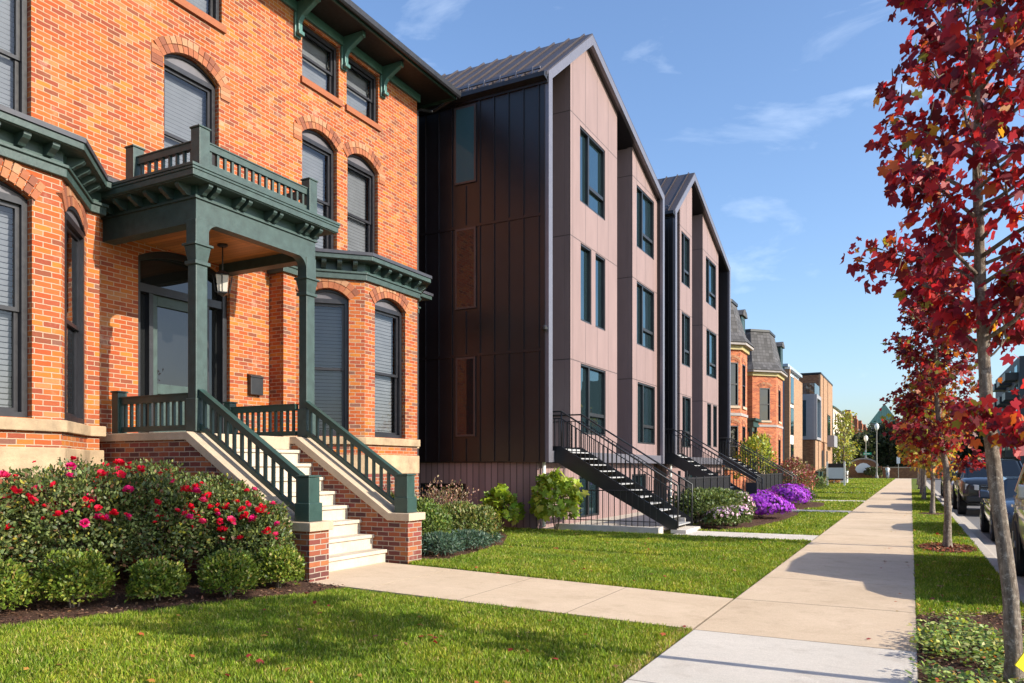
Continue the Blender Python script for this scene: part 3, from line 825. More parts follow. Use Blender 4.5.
def modern_house(dy, bays, recess_right, wins, seedrot, lab):
    H = thing('townhouse', lab, 'house', (XF, 22.5+dy, 0), group='dark gabled modern townhouses', world=True)
    Y0, YA, Y1 = 17.47+dy, 20.46+dy, 27.70+dy
    ZE, ZA, ZR = 11.66, 14.08, 11.70
    t = .23
    def roof_z(y): return ZE+(ZA-ZE)*(y-Y0)/(YA-Y0) if y < YA else ZA+(ZR-ZA)*(y-YA)/(Y1-YA)
    zb = 1.72
    # frame: fins + gable trim + bottom chord
    out = [(Y0, zb), (Y0, ZE), (YA, ZA), (Y1, ZR), (Y1, zb)]
    inn = [(Y1-t, zb), (Y1-t, ZR-.17), (YA+.05, ZA-.26), (Y0+t, ZE-.08), (Y0+t, zb)]
    mb = MB()
    for i in range(4):
        q = [out[i], out[i+1], inn[3-i], inn[4-i]]
        mb.prism([(XF, a, b) for a, b in q], (-.10, 0, 0))
    mb.build('gable_frame', m_trimmetal, H)
    mb = MB()
    for i in range(4):
        q = [out[i], out[i+1], inn[3-i], inn[4-i]]
        mb.prism([(XF-.101, a, b) for a, b in q], (-.93, 0, 0))
    mb.build('frame_lining', m_metal_side, H)
    mb = MB(); mb.box(XF-.5, XF-.06, Y0+t+.002, Y1-t-.002, zb+.01, zb+.30); mb.build('floor_beam', m_trimmetal, H)
    # body behind the frame
    body = [(Y0+.02, zb), (Y1-.02, zb), (Y1-.02, ZR-.12), (YA, ZA-.14), (Y0+.02, ZE-.1)]
    mb = MB()
    XR = -9.15
    mb.panel((XR, 0, 0), FU, FN, body, [], .2)
    mb.prism([(XF-1.032, a, b) for a, b in [(Y0+.001, zb+.02), (Y0+.10, zb+.02), (Y0+.10, ZE-.1), (Y0+.001, ZE-.1)]], (-14, 0, 0))
    mb.prism([(XF-1.032, a, b) for a, b in [(Y1-.001, zb+.02), (Y1-.10, zb+.02), (Y1-.10, ZR-.1), (Y1-.001, ZR-.1)]], (-14, 0, 0))
    mb.prism([(XF-14.62, a, b) for a, b in body], (-.1, 0, 0))
    sw = mb.build('metal_wall', m_metal_side, H)
    # vertical seams, floor joints and the corner trim of the side wall
    mb = MB()
    for (z0, z1) in ((zb+.03, 4.56), (4.64, 8.02), (8.10, 11.36)):
        x = -8.42; k = 0
        while x > -22.5:
            for (wx0, wx1, wz0, wz1) in side_w:
                if wx0-.03 < x < wx1+.03 and z0 < wz1 and z1 > wz0: 
                    if wz0-z0 > .3: mb.box(x-.012, x+.012, Y0-.034, Y0+.002, z0, wz0-.06)
                    break
            else:
                mb.box(x-.012, x+.012, Y0-.034, Y0+.002, z0, z1)
            x -= .435
    for z in (4.60, 8.06): mb.box(-22.6, -8.32, Y0-.024, Y0+.002, z-.035, z+.035)
    mb.box(-22.6, -8.16, Y0-.05, Y0+.002, 11.36, 11.52)
    mb.box(-8.36, -8.245, Y0-.02, Y0+.002, zb, 11.36)
    mb.build('wall_seam', m_metal_side, H)
    for (wx0, wx1, wz0, wz1) in side_w:
        mod_window(H, (wx1, Y0+.0, 0), 0, wx1-wx0, wz0, wz1, n=(0, -1, 0), u=(-1, 0, 0), rec=.0, plain=True, proud=.062, glass=m_side_pane_sky if wz0 > 9 else m_side_pane_brick, fmat=m_roofmetal)
    # base storey, set back
    mb = MB()
    bx = -8.52
    hb = [[(Y0+2.9, .12), (Y0+4.5, .12), (Y0+4.5, 1.35), (Y0+2.9, 1.35)], [(Y0+7.6, .12), (Y0+9.2, .12), (Y0+9.2, 1.35), (Y0+7.6, 1.35)]]
    mb.panel((bx, 0, 0), FU, FN, [(Y0+.12, -.2), (Y1-.1, -.2), (Y1-.1, zb), (Y0+.12, zb)], hb, .2)
    sh = [[(1.95, .55), (3.45, .55), (3.45, 1.15), (1.95, 1.15)]]
    mb.panel((bx-.2, Y0+.12, 0), (-1, 0, 0), (0, -1, 0), [(0, -.2), (13.8, -.2), (13.8, zb), (0, zb)], sh, .2)
    mb.build('base_wall', m_plank, H)
    for h in hb: mod_window(H, (bx, 0, 0), h[0][0], h[1][0], h[0][1], h[2][1], split=.5, low=.01, rec=.08)
    mod_window(H, (bx-.2, Y0+.12, 0), 1.95, 3.45, .55, 1.15, n=(0, -1, 0), u=(-1, 0, 0), split=.5, low=.01, rec=.08)
    mb = MB(); mb.tube([(XF-.28, Y0+.3, zb), (XF-.28, Y0+.3, .05)], .05, 10); mb.build('downpipe', m_white, H)
    # bays
    for (a, b) in bays:
        zt = lambda y: roof_z(y)-.22
        ol = [(a, 1.9), (b, 1.9), (b, zt(b))] + ([(YA, zt(YA))] if a < YA < b else []) + [(a, zt(a))]
        hs = [[(w[0], w[2]), (w[1], w[2]), (w[1], w[3]), (w[0], w[3])] for w in wins if a < w[0] < b]
        mb = MB(); mb.panel((XB, 0, 0), FU, FN, ol, hs, .18)
        bw = mb.build('bay_front', m_pink, H)
        mb = MB()
        for y in (a+.001, b-.101):
            zz = zt(y+.05)-.03
            mb.box(XR-.05, XB-.182, y, y+.1, 1.92, zz)
        mb.box(XR-.05, XB-.19, a+.11, b-.11, 1.92, 1.99)
        mb.build('bay_side', m_pinkret, H)
        for w in wins:
            if a < w[0] < b: mod_window(H, (XB, 0, 0), *w[:4], split=w[4], low=w[5], plain=w[4] == 0)
    # entry door in the recess and soffit lining under the roof
    ea, eb = (Y0+t+.2, bays[0][0]-.12) if not recess_right else (Y0+t+.12, bays[0][0]-.1)
    mb = MB(); mb.box(XR+.002, XR+.06, ea, eb, 2.06, 4.4); d = mb.build('entry_door', m_black, H)
    mb = MB(); mb.box(XR+.01, XR+.066, ea+.15, eb-.15, 2.5, 4.25); mb.build('door_pane', m_mod_pane, d)
    # roof with standing seams
    mb = MB(); X1 = XF-14.7
    for (ya, za, yb, zb2) in ((Y0-.12, ZE-.06, YA, ZA+.05), (YA, ZA+.05, Y1+.02, ZR+.05)):
        mb.prism([(XF-.004, ya, za), (XF-.004, yb, zb2), (XF-.004, yb, zb2-.09), (XF-.004, ya, za-.09)], (X1-XF, 0, 0))
    rf = mb.build('roof', m_roofmetal, H)
    mb = MB(); x = XF-.25
    while x > X1:
        for (ya, za, yb, zb2) in ((Y0-.12, ZE-.06, YA, ZA+.05), (YA, ZA+.05, Y1+.02, ZR+.05)):
            mb.prism([(x, ya, za+.002), (x, yb, zb2+.002), (x, yb, zb2+.06), (x, ya, za+.06)], (-.03, 0, 0))
        x -= .48
    mb.build('roof_seam', m_roofmetal, rf)
    mb = MB(); x = XF-.5                    # snow guard along the left eave
    mb.box(X1, XF-.3, Y0+.10, Y0+.15, ZE+.20, ZE+.26)
    while x > X1: mb.box(x-.03, x, Y0+.08, Y0+.17, ZE+.1, ZE+.28); x -= .48
    mb.build('snow_guard', m_trimmetal, rf)
    mb = MB(); mb.prism([(X1, Y0+a, ZE+b) for a, b in [(-.13, -.06), (-.22, -.08), (-.24, -.2), (-.06, -.24), (-.002, -.16), (-.002, -.1)]], (XF-.02-X1, 0, 0)); mb.build('gutter', m_char, H)
    # flood lamp on the corner fin
    mb = MB(); mb.tube([(XF-.06, Y0-.002, 5.15), (XF-.06, Y0-.09, 5.15)], .03, 8); mb.lathe((XF-.06, Y0-.12, 5.08), [(.03, -.05), (.075, 0), (.08, .05), (.05, .1), (.02, .12)], 12)
    if not recess_right: mb.build('wall_lamp', m_black, H)
    return H

side_w = [(-10.94, -10.27, 9.22, 11.30), (-10.92, -10.27, 5.85, 8.02), (-10.9, -10.29, 2.42, 4.55)]
WA = [(20.05, 22.05, 9.2, 11.36, .36, .3), (20.1, 20.92, 5.8, 8.02, 0, 0), (21.25, 22.07, 5.8, 8.02, 0, 0), (20.1, 22.1, 2.55, 4.57, .36, .3),
      (25.1, 27.08, 9.2, 11.34, .36, .3), (25.12, 27.12, 5.84, 8.02, .36, .3), (25.2, 27.2, 2.42, 4.55, .36, .3)]
modern_house(0, [(19.36, 23.13), (24.65, 27.46)], False, WA, 0, 'nearer dark metal townhouse with pink-brown panel bays, next to the brick house')
side_w = []
WB = [(30.85, 32.2, 9.2, 11.34, .4, .3), (30.9, 32.25, 5.84, 8.02, .4, .3), (31.0, 32.35, 2.42, 4.55, .4, .3),
      (35.05, 37.1, 9.2, 11.34, .36, .3), (35.15, 37.2, 5.84, 8.02, .36, .3), (35.3, 36.1, 2.55, 4.57, 0, 0), (36.5, 37.3, 2.55, 4.57, 0, 0)]
modern_house(11.7, [(30.6, 32.55), (34.45, 37.6)], True, WB, 0, 'farther dark metal townhouse with pink-brown panel bays, behind the nearer gable')

# steel entrance stairs
def steel_stair(y, wd, lab):
    S = thing('steel_staircase', lab, 'staircase', (-5.1, y, 0), group='black steel entrance stairs', world=True)
    xt, zt, xb, zb = -8.02, 2.06, -4.98, .10
    sl = (zt-zb)/(xt-xb)
    for yy in (y, y+wd-.05):
        mb = MB()
        mb.prism([(xb, yy, zb-.10), (xb, yy, zb+.20), (xt, yy, zt+.08), (-9.0, yy, zt+.08), (-9.0, yy, zt-.36), (xt-.08, yy, zt-.36)], (0, .05, 0))
        mb.build('stringer', m_black, S)
    n = 12
    mb = MB(); mb.box(-9.1, xt, y+.052, y+wd-.052, zt-.03, zt+.02); mb.build('landing', m_tread, S)
    for k in range(n):
        x = xb+(xt-xb)*(k+.15)/n; z = zb+(zt-zb)*(k+.6)/n
        mb = MB(); mb.box(x-.24, x+.02, y+.052, y+wd-.052, z-.03, z); mb.build('tread', m_tread, S)
    for yy in (y+.025, y+wd-.025):
        mb = MB()
        top = [(-9.0, yy, zt+.98), (xt, yy, zt+.98), (xb+.02, yy, zb+1.05), (xb+.02, yy, zb+.02)]
        mb.tube(top, .024, 8); mb.tube([(-9.0, yy, zt+.80), (xt, yy, zt+.80), (xb+.02, yy, zb+.87)], .014, 6)
        mb.tube([(xt, yy, zt-.02), (xt, yy, zt+.98)], .02, 8)
        r = mb.build('handrail', m_black, S, smooth=True)
        first = None
        for k in range(30):
            x = -8.6+(xb+8.6)*(k+.3)/30
            z = zt+.04 if x < xt else zt+(x-xt)*sl+.06
            if first is None:
                m = MB(); m.box(x-.011, x+.011, yy-.011, yy+.011, z-.02, z+.76); first = m.build('baluster', m_black, r); p0 = Vector((x, yy, z))
            else:
                o = first.copy(); COL.objects.link(o); o.parent = r; o.location = Vector((x, yy, z))-p0
    mb = MB(); mb.box(-5.12, -4.75, y-.02, y+wd+.02, 0.004, .09); mb.build('footing', m_conc_w, S)
    return S
steel_stair(17.95, 1.4, 'black steel stairs with pale treads nearest the brick house, behind the bright oakleaf shrub')
steel_stair(28.45, 1.3, 'second black steel stairs, between the two dark gabled houses')
steel_stair(37.85, 1.25, 'third black steel stairs, at the far edge of the second dark gable')

# area wells: low kerb wall, thin guard rail, black screen fences with posts
mb = MB(); mb.box(-8.0, -5.3, 17.55, 17.75, -.1, .16); mb.box(-5.5, -5.3, 17.75, 17.93, -.1, .16)
tag(mb.build('concrete_curb', m_conc_w, origin=(-6.6, 17.65, 0), bevel=.01), 'low grey concrete curb beside the first black steel stairs', 'curb')
G1 = thing('guard_rail', 'thin black guard rail standing on the low grey concrete curb', 'railing', (-6.6, 17.65, .16), world=True)
mb = MB(); mb.tube([(-8.0, 17.65, 1.02), (-5.4, 17.65, 1.02)], .016, 6); mb.build('rail', m_black, G1); mb = MB(); mb.tube([(-8.0, 17.65, .28), (-5.4, 17.65, .28)], .012, 6); mb.build('rail', m_black, G1)
first = None
for k in range(18):
    x = -7.95+k*.15
    if first is None: mb = MB(); mb.box(x-.008, x+.008, 17.642, 17.658, .16, 1.02); first = mb.build('baluster', m_black, G1)
    else:
        o = first.copy(); COL.objects.link(o); o.parent = G1; o.location = (k*.15, 0, 0)
def screen_fence(x, ya, yb, lab, n):
    F = thing('screen_fence', lab, 'fence', (x, (ya+yb)/2, 0), group='black screen fences', world=True)
    for k in range(n+1):
        y = ya+(yb-ya)*k/n
        mb = MB(); mb.box(x-.035, x+.035, y-.035, y+.035, 0, 1.34); mb.build('post', m_black, F)
        if k < n:
            y2 = ya+(yb-ya)*(k+1)/n
            mb = MB(); mb.box(x-.012, x+.012, y+.04, y2-.04, .12, 1.26); mb.build('screen_panel', m_blackmesh, F)
            mb = MB(); mb.box(x-.025, x+.025, y+.036, y2-.036, 1.262, 1.31); mb.build('rail', m_black, F); mb = MB(); mb.box(x-.02, x+.02, y+.036, y2-.036, .07, .118); mb.build('rail', m_black, F)
    return F
screen_fence(-5.4, 20.5, 25.9, 'nearer black screen fence behind the white-pink flowering shrubs', 6)
screen_fence(-5.4, 31.0, 37.6, 'farther black screen fence behind the far purple flower mounds', 6)
mb = MB(); mb.box(-5.5, -5.12, 19.28, 19.62, -.05, .30)
tag(mb.build('concrete_block', m_conc_w, origin=(-5.3, 19.45, 0), bevel=.015), 'small pale concrete block at the foot of the first steel stairs', 'concrete block')
G2 = thing('garden_gate', 'narrow black steel bar gate between the first stairs and the black screen fence', 'gate', (-5.4, 20.0, 0), world=True)
for y in (19.72, 20.4):
    mb = MB(); mb.box(-5.43, -5.37, y-.03, y+.03, 0, 1.5); mb.build('post', m_black, G2)
mb = MB(); mb.box(-5.42, -5.38, 19.76, 20.36, 1.28, 1.32); mb.box(-5.42, -5.38, 19.76, 20.36, .15, .19); mb.box(-5.42, -5.38, 19.76, 20.36, .9, .94); mb.build('gate_frame', m_black, G2)
for k in range(5):
    mb = MB(); y = 19.83+k*.115; mb.box(-5.408, -5.392, y-.008, y+.008, .19, 1.28); mb.build('bar', m_black, G2)

# ================================================================== FAR HOUSES
def simple_window(par, o, u, n, x0, x1, z0, z1, za=None, mat=None, frame=None, pane=None):
    mb = MB(); e = .06
    F = lambda a0, a1, b0, b1, d0, d1, m=mb: m.fbox(o, u, n, a0, a1, b0, b1, d0, d1)
    F(x0, x0+e, z0, z1, -.12, .01); F(x1-e, x1, z0, z1, -.12, .01); F(x0+e, x1-e, z1-e, z1, -.12, .01); F(x0+e, x1-e, z0, z0+e, -.12, .01); F(x0+e, x1-e, (z0+z1)/2-.03, (z0+z1)/2+.03, -.12, .005)
    w = mb.build('window', frame or m_frame, par)
    pm = MB(); F(x0+e, x1-e, z0+e, z1-e, -.09, -.08, pm); pm.build('pane', pane or m_pane_dark, w)
    if za:
        brick_arch(w, o, u, n, x0, x1, z1+.02, za, th=.26, ears=False, nb=8)
    return w

def victorian(pl, back, z_e, z_t, lab, wins, dorm, porch_y, grp='brick victorian houses with slate mansard roofs'):
    y0 = pl[0][1]; y1 = pl[-1][1]
    V = thing('victorian_house', lab, 'house', ((pl[2][0]), (y0+y1)/2, 0), group=grp, world=True)
    mb = MB()
    xw = pl[0][0]
    mb.box(back, xw, y0-2.2, y1+2.4, -.2, z_e+.1)
    mb.build('main_wall', m_brick_brown, V)
    mb = MB(); segs = []
    for i in range(len(pl)-1):
        a = Vector(pl[i]); b = Vector(pl[i+1]); L = (b-a).length; t = (b-a)/L
        o = (a.x, a.y, 0); u = (t.x, t.y, 0); n = (t.y, -t.x, 0)
        hs = []
        for (si, w0, w1, z0, z1) in wins:
            if si == i:
                hs.append([(w0, z0), (w1, z0), (w1, z1), (w0, z1)]); segs.append((o, u, n, w0, w1, z0, z1))
        mb.panel(o, u, n, [(0, -.2), (L, -.2), (L, z_e+.1), (0, z_e+.1)], hs, .2)
    mb.build('bay_wall', m_brick_far, V)
    for o, u, n, w0, w1, z0, z1 in segs:
        w = simple_window(V, o, u, n, w0, w1, z0, z1, z1+.16)
        s = MB(); s.fbox(o, u, n, w0-.1, w1+.1, z0-.14, z0-.002, -.05, .08); s.build('sill', m_lime, w)
    mb = MB(); band(mb, pl, -.05, .12, z_e-.3, z_e-.05); mb.build('cornice_frieze', m_ochre, V)
    mb = MB(); band(mb, pl, -.05, .34, z_e-.05, z_e+.1); band(mb, pl, -.05, .05, 4.45, 4.6); mb.build('cornice', m_greyst, V)
    # mansard: flares from the eave up to a flat top
    A = offs(pl, .40); B = offs(pl, -.05); C = offs(pl, -.55)
    mb = MB()
    for i in range(len(pl)-1):
        a, b, c, d = A[i], A[i+1], B[i+1], B[i]
        mb.quad((a.x, a.y, z_e+.1), (b.x, b.y, z_e+.1), (c.x, c.y, z_e+.7), (d.x, d.y, z_e+.7))
        e, f = C[i+1], C[i]
        mb.quad((d.x, d.y, z_e+.7), (c.x, c.y, z_e+.7), (e.x, e.y, z_t), (f.x, f.y, z_t))
    mb.add([(p.x, p.y, z_t) for p in C], [tuple(range(len(C)))])
    mb.prism([(back, y0-2.3, z_e+.1), (xw+.3, y0-2.3, z_e+.1), (xw-.7, y0-1.6, z_t), (back, y0-1.6, z_t)], (0, .01, 0))
    mb.add([(xw+.3, y0-2.3, z_e+.1), (xw+.3, y1+2.5, z_e+.1), (xw-.7, y1+1.8, z_t), (xw-.7, y0-1.6, z_t), (back, y1+2.5, z_e+.1), (back, y1+1.8, z_t), (back, y0-1.6, z_t)],
           [(0, 1, 2, 3), (1, 4, 5, 2), (3, 2, 5, 6)])
    mb.build('mansard_roof', m_shingle, V)
    mb = MB(); band(mb, pl, -.62, -.48, z_t-.02, z_t+.14); mb.build('roof_kerb', m_char, V)
    for (dx, dyy, dz0, dz1) in dorm:
        mb = MB(); mb.box(dx-1.6, dx, dyy-.55, dyy+.55, dz0, dz1); dm = mb.build('dormer', m_teal_dk, V)
        mb = MB(); mb.prism([(dx+.12, dyy-.75, dz1), (dx+.12, dyy+.75, dz1), (dx+.12, dyy+.55, dz1+.25), (dx+.12, dyy, dz1+.45), (dx+.12, dyy-.55, dz1+.25)], (-1.7, 0, 0)); mb.build('dormer_roof', m_shingle, dm)
        simple_window(dm, (dx, dyy, 0), FU, FN, -.35, .35, dz0+.3, dz1-.15)
    # porch stoop: roofed entrance with steps and rails
    mb = MB(); mb.box(xw-.1, xw+1.5, porch_y-.85, porch_y+.85, 4.0, 4.35); mb.box(xw-.1, xw+1.65, porch_y-1, porch_y+1, 4.35, 4.5); p = mb.build('porch_hood', m_teal_dk, V)
    for s in (-.75, .75):
        mb = MB(); mb.box(xw+1.28, xw+1.42, porch_y+s-.07, porch_y+s+.07, 1.4, 4.0); mb.build('post', m_teal_dk, p)
    mb = MB(); mb.box(xw+.005, xw+.06, porch_y-.5, porch_y+.5, 1.4, 3.8); mb.build('entry_door', m_char, V)
    stp = MB()
    for k in range(7): stp.box(xw, xw+1.6+.3*(7-k), porch_y-.7, porch_y+.7, .2*k-.2 if k == 0 else .2*k, .2*(k+1)-.002)
    s = stp.build('stoop', m_conc, V)
    for q in (-.66, .66):
        mb = MB(); mb.tube([(xw+.3, porch_y+q, 2.35), (xw+1.6, porch_y+q, 2.35), (xw+3.8, porch_y+q, 1.05), (xw+3.8, porch_y+q, .1)], .03, 6)
        for k in range(12):
            x = xw+1.6+2.2*k/11; mb.tube([(x, porch_y+q, max(.1, 1.4-1.3*k/11)), (x, porch_y+q, 2.35-1.3*k/11)], .012, 4)
        mb.build('stair_rail', m_black, s)
    return V

victorian([(-9.75, 42.4), (-9.2, 42.4), (-8.4, 43.2), (-8.4, 45.2), (-9.2, 46.0), (-9.75, 46.0)], -20, 8.4, 10.9,
          'nearer orange brick victorian house with grey slate mansard, just past the dark gables',
          [(1, .14, 1.0, 5.0, 7.4), (1, .14, 1.0, 1.6, 3.9), (2, .55, 1.45, 5.0, 7.4), (2, .55, 1.45, 1.6, 3.9)], [(-8.9, 46.7, 8.6, 10.6)], 47.2)
victorian([(-10.9, 55.2), (-9.9, 55.2), (-8.5, 56.6), (-8.5, 59.6), (-9.4, 60.5), (-10.9, 60.5)], -22, 8.35, 11.3,
          'farther orange brick victorian house with canted bay and steep slate mansard roof',
          [(1, .6, 1.45, 4.9, 7.2), (1, .6, 1.45, .9, 3.6), (2, .9, 2.0, 4.9, 7.2), (2, .9, 2.0, .9, 3.6)], [(-8.9, 62.0, 8.4, 10.9)], 53.2)

# brown brick modern block with a glass box bay and roof terrace
M = thing('brown_brick_building', 'brown and tan brick modern building with grey glass corner box and roof terrace', 'building', (-9, 90, 0), world=True)
mb = MB(); mb.box(-24, -8.62, 81.0, 86.0, -.2, 4.3); mb.box(-24, -8.62, 85.9, 99.5, 4.3, 11.35); mb.box(-24, -8.62, 86.01, 99.5, -.2, 4.3); mb.build('brown_wall', m_brick_brown, M)
mb = MB()
for a, b in ((81.0, 83.6), (84.2, 86.8), (90.2, 99.6)): mb.box(-8.619, -8.44, a, b, -.2, 4.25)
for a, b in ((85.9, 88.5), (89.1, 93.4), (94.0, 99.6)): mb.box(-8.619, -8.44, a, b, 4.32, 11.40)
mb.build('tan_facing', m_brick_tan, M)
mb = MB(); mb.box(-24.1, -8.4, 85.85, 99.65, 11.41, 11.6); mb.build('parapet', m_char, M)
mb = MB()
mb.box(-13.2, -8.5, 80.9, 81.6, 4.35, 4.7); mb.box(-13.2, -8.5, 80.9, 81.6, 8.3, 8.9); mb.box(-9.3, -8.5, 80.9, 81.6, 4.7, 8.3); mb.box(-13.2, -12.6, 80.9, 81.6, 4.7, 8.3)
mb.box(-8.9, -8.3, 80.95, 81.3, 4.36, 8.88); mb.box(-8.9, -8.3, 84.8, 85.2, 4.36, 8.88); mb.box(-8.9, -8.3, 81.31, 84.79, 8.5, 8.88); mb.box(-8.9, -8.3, 81.31, 84.79, 4.36, 4.6)
bx = mb.build('glass_box_frame', m_greypanel, M)
mb = MB(); mb.box(-12.6, -9.3, 81.2, 81.3, 4.7, 8.3); mb.box(-8.65, -8.55, 81.3, 84.8, 4.6, 8.5); mb.build('box_pane', m_mod_pane, bx)
mb = MB(); mb.box(-13, -12.9, 80.95, 85.8, 8.9, 8.96); mb.box(-13.1, -8.5, 80.92, 80.98, 8.9, 10.0); mb.box(-8.56, -8.5, 81.0, 85.8, 8.9, 10.0); mb.build('terrace_balustrade', glassmat('balustrade_glass', (.9, .95, 1), True), M)
for y, z0, z1 in ((93.6, 4.8, 9.0),):
    mb = MB(); mb.box(-8.7, -8.40, 93.0, 96.5, 5.0, 7.6); w = mb.build('window', m_black, M)
    mb = MB(); mb.box(-8.5, -8.38, 93.2, 96.3, 5.2, 7.4); mb.build('pane', m_mod_pane, w)
mb = MB(); mb.box(-8.43, -7.7, 93.0, 97.2, 3.9, 5.2); mb.build('balcony', m_greypanel, M)
for y in (87.5, 92.0):
    mb = MB(); mb.box(-8.46, -8.43, y, y+1.6, .1, 3.4); mb.build('entry_door', m_char, M)
mb = MB(); mb.box(-11.9, -11.2, 80.85, 80.995, 1.7, 2.6); mb.build('meter_box', m_cream, M)
mb = MB(); mb.box(-13.0, -12.4, 80.85, 80.995, 1.0, 2.1); mb.build('meter_cabinet', m_greypanel, M)
mb = MB(); mb.lathe((-12.9, 80.9, 3.4), [(.02, -.1), (.1, -.05), (.1, .05), (.02, .1)], 10); mb.build('wall_lamp', m_white, M)
# pale blue-grey panelled house between
B2 = thing('panelled_house', 'tall blue-grey panelled modern house with pale trim, behind the farther victorian', 'house', (-9.5, 72, 0), world=True)
mb = MB(); mb.box(-20, -9.62, 68.6, 78, -.2, 10.2); mb.build('panel_wall', m_bluegrey, B2)
mb = MB(); mb.box(-9.619, -9.2, 68.5, 69.1, -.2, 10.0); mb.box(-9.619, -9.3, 71.5, 78, -.2, 9.7); mb.build('tan_facing', m_brick_tan, B2)
mb = MB(); mb.box(-9.6, -9.15, 68.45, 69.15, 10.01, 10.2); mb.box(-9.35, -9.28, 69.15, 71.48, .1, 9.7); mb.build('white_trim', m_white, B2)
mb = MB(); mb.box(-20.3, -9.3, 68.3, 77.9, 10.22, 10.45); mb.build('roof_slab', m_bluegrey, B2)
for z in (1.2, 4.4, 7.1):
    mb = MB(); mb.box(-9.28, -9.22, 69.3, 71.3, z, z+2.4); w = mb.build('window', m_black, B2)
    mb = MB(); mb.box(-9.27, -9.205, 69.4, 71.2, z+.1, z+2.3); mb.build('pane', m_mod_pane, w)

# grey house with a green hipped roof
Gh = thing('green_roof_house', 'grey stone house with a green metal hipped roof beyond the brown brick building', 'house', (-10, 126, 0), world=True)
mb = MB(); mb.box(-26, -10.2, 118, 138, -.2, 10.2); mb.build('stone_wall', m_greyst, Gh)
mb = MB(); mb.box(-10.199, -9.9, 118, 138, -.2, 10.3); mb.build('cream_facing', m_cream, Gh)
mb = MB(); a = [(-26.4, 117.5, 10.2), (-9.5, 117.5, 10.2), (-9.5, 138.5, 10.2), (-26.4, 138.5, 10.2), (-16.5, 122, 14.4), (-16.5, 134, 14.4)]
mb.add(a, [(0, 1, 4), (1, 2, 5, 4), (2, 3, 5), (3, 0, 4, 5), (3, 2, 1, 0)]); mb.build('hip_roof', m_green_roof, Gh)
for y in (120.5, 125, 129.5, 134):
    for z in (5.2, 7.8):
        mb = MB(); mb.box(-9.93, -9.85, y, y+1.6, z, z+1.7); mb.build('window', m_char, Gh)
# row of cream townhouses with brick piers
for i in range(6):
    y = 146+i*17
    T = thing('row_house', 'cream row house with red brick pier, %s in the far row down the street' % ('nearest', 'second', 'third', 'fourth', 'fifth', 'farthest')[i], 'house', (-10, y+8, 0), group='cream row houses far down the street', world=True)
    mb = MB(); mb.box(-24, -10.3, y, y+16.9, -.2, 9.4); mb.build('cream_wall', m_cream, T)
    mb = MB(); mb.box(-10.6, -9.3, y+.2, y+2.6, -.2, 11.0); mb.box(-10.4, -9.5, y+.6, y+2.2, 11.0, 11.7); mb.build('brick_pier', m_brick_far, T)
    mb = MB(); mb.prism([(-24.3, y, 9.4), (-9.8, y, 9.4), (-9.8, y, 9.7), (-13, y, 11.1), (-24.3, y, 11.1)], (0, 16.85, 0)); mb.build('roof', m_shingle, T)
    for k in range(3):
        for z in (1.4, 4.4, 7.2):
            mb = MB(); mb.box(-10.36, -10.2, y+4+k*4.2, y+6.2+k*4.2, z, z+1.7); mb.build('window', m_char, T)
# tower with green pyramid roof
Tw = thing('stone_tower', 'square grey stone tower with a green pyramid roof at the far end of the street', 'tower', (-6.0, 215, 0), world=True)
mb = MB(); mb.box(-9.0, -3.0, 212, 218, -.2, 12.6); mb.build('tower_wall', m_greyst, Tw)
mb = MB(); mb.add([(-9.4, 211.6, 12.6), (-2.6, 211.6, 12.6), (-2.6, 218.4, 12.6), (-9.4, 218.4, 12.6), (-6, 215, 17.8)], [(0, 1, 4), (1, 2, 4), (2, 3, 4), (3, 0, 4), (3, 2, 1, 0)]); mb.build('pyramid_roof', m_green_roof, Tw)
for x in (-7.8, -6.0, -4.2):
    mb = MB(); mb.box(x-.5, x+.5, 211.9, 212.05, 9.6, 11.8); mb.build('window', m_char, Tw)
# dark apartment block over the road
Ap = thing('apartment_block', 'tall dark blue-grey apartment block with balconies beyond the parked vehicles', 'building', (16, 150, 0), world=True)
m_apt = paint('apartment_cladding', (.024, .029, .038), .6, var=.1)
mb = MB(); mb.box(14.6, 40, 138, 175, -.2, 18.5); mb.build('cladding_wall', m_apt, Ap)
for z in (3.2, 6.2, 9.2, 12.2, 15.2):
    for y in (139.5, 148, 156.5):
        mb = MB(); mb.box(12.9, 14.6, y, y+4.5, z-.15, z); mb.box(12.9, 12.96, y, y+4.5, z, z+1.0); mb.box(12.96, 14.6, y, y+.06, z, z+1.0); mb.build('balcony', m_black, Ap)
        mb = MB(); mb.box(14.52, 14.58, y+.5, y+4, z+.05, z+2.2); mb.build('window', m_mod_pane, Ap)
    for x in (16.0, 19.5, 23, 26.5):
        mb = MB(); mb.box(x, x+2, 137.9, 137.98, z+.5, z+2.2); mb.build('window', m_mod_pane, Ap)

# ================================================================== GROUND
def flat(x, y): return 0.0
sheet('lawn', -30, -1.88, -14, 20, 40, 60, m_lawn, dz=-.012)
sheet('far_lawn', -30, -1.88, 20, 125, 4, 8, m_lawn, dz=-.012, zf=flat)
sheet('verge', .03, 1.16, -14, 118, 2, 30, m_lawn, dz=-.010, zf=flat)
sheet('terrain', -700, 700, -60, 1500, 6, 8, m_lawn, dz=-.32, zf=flat)
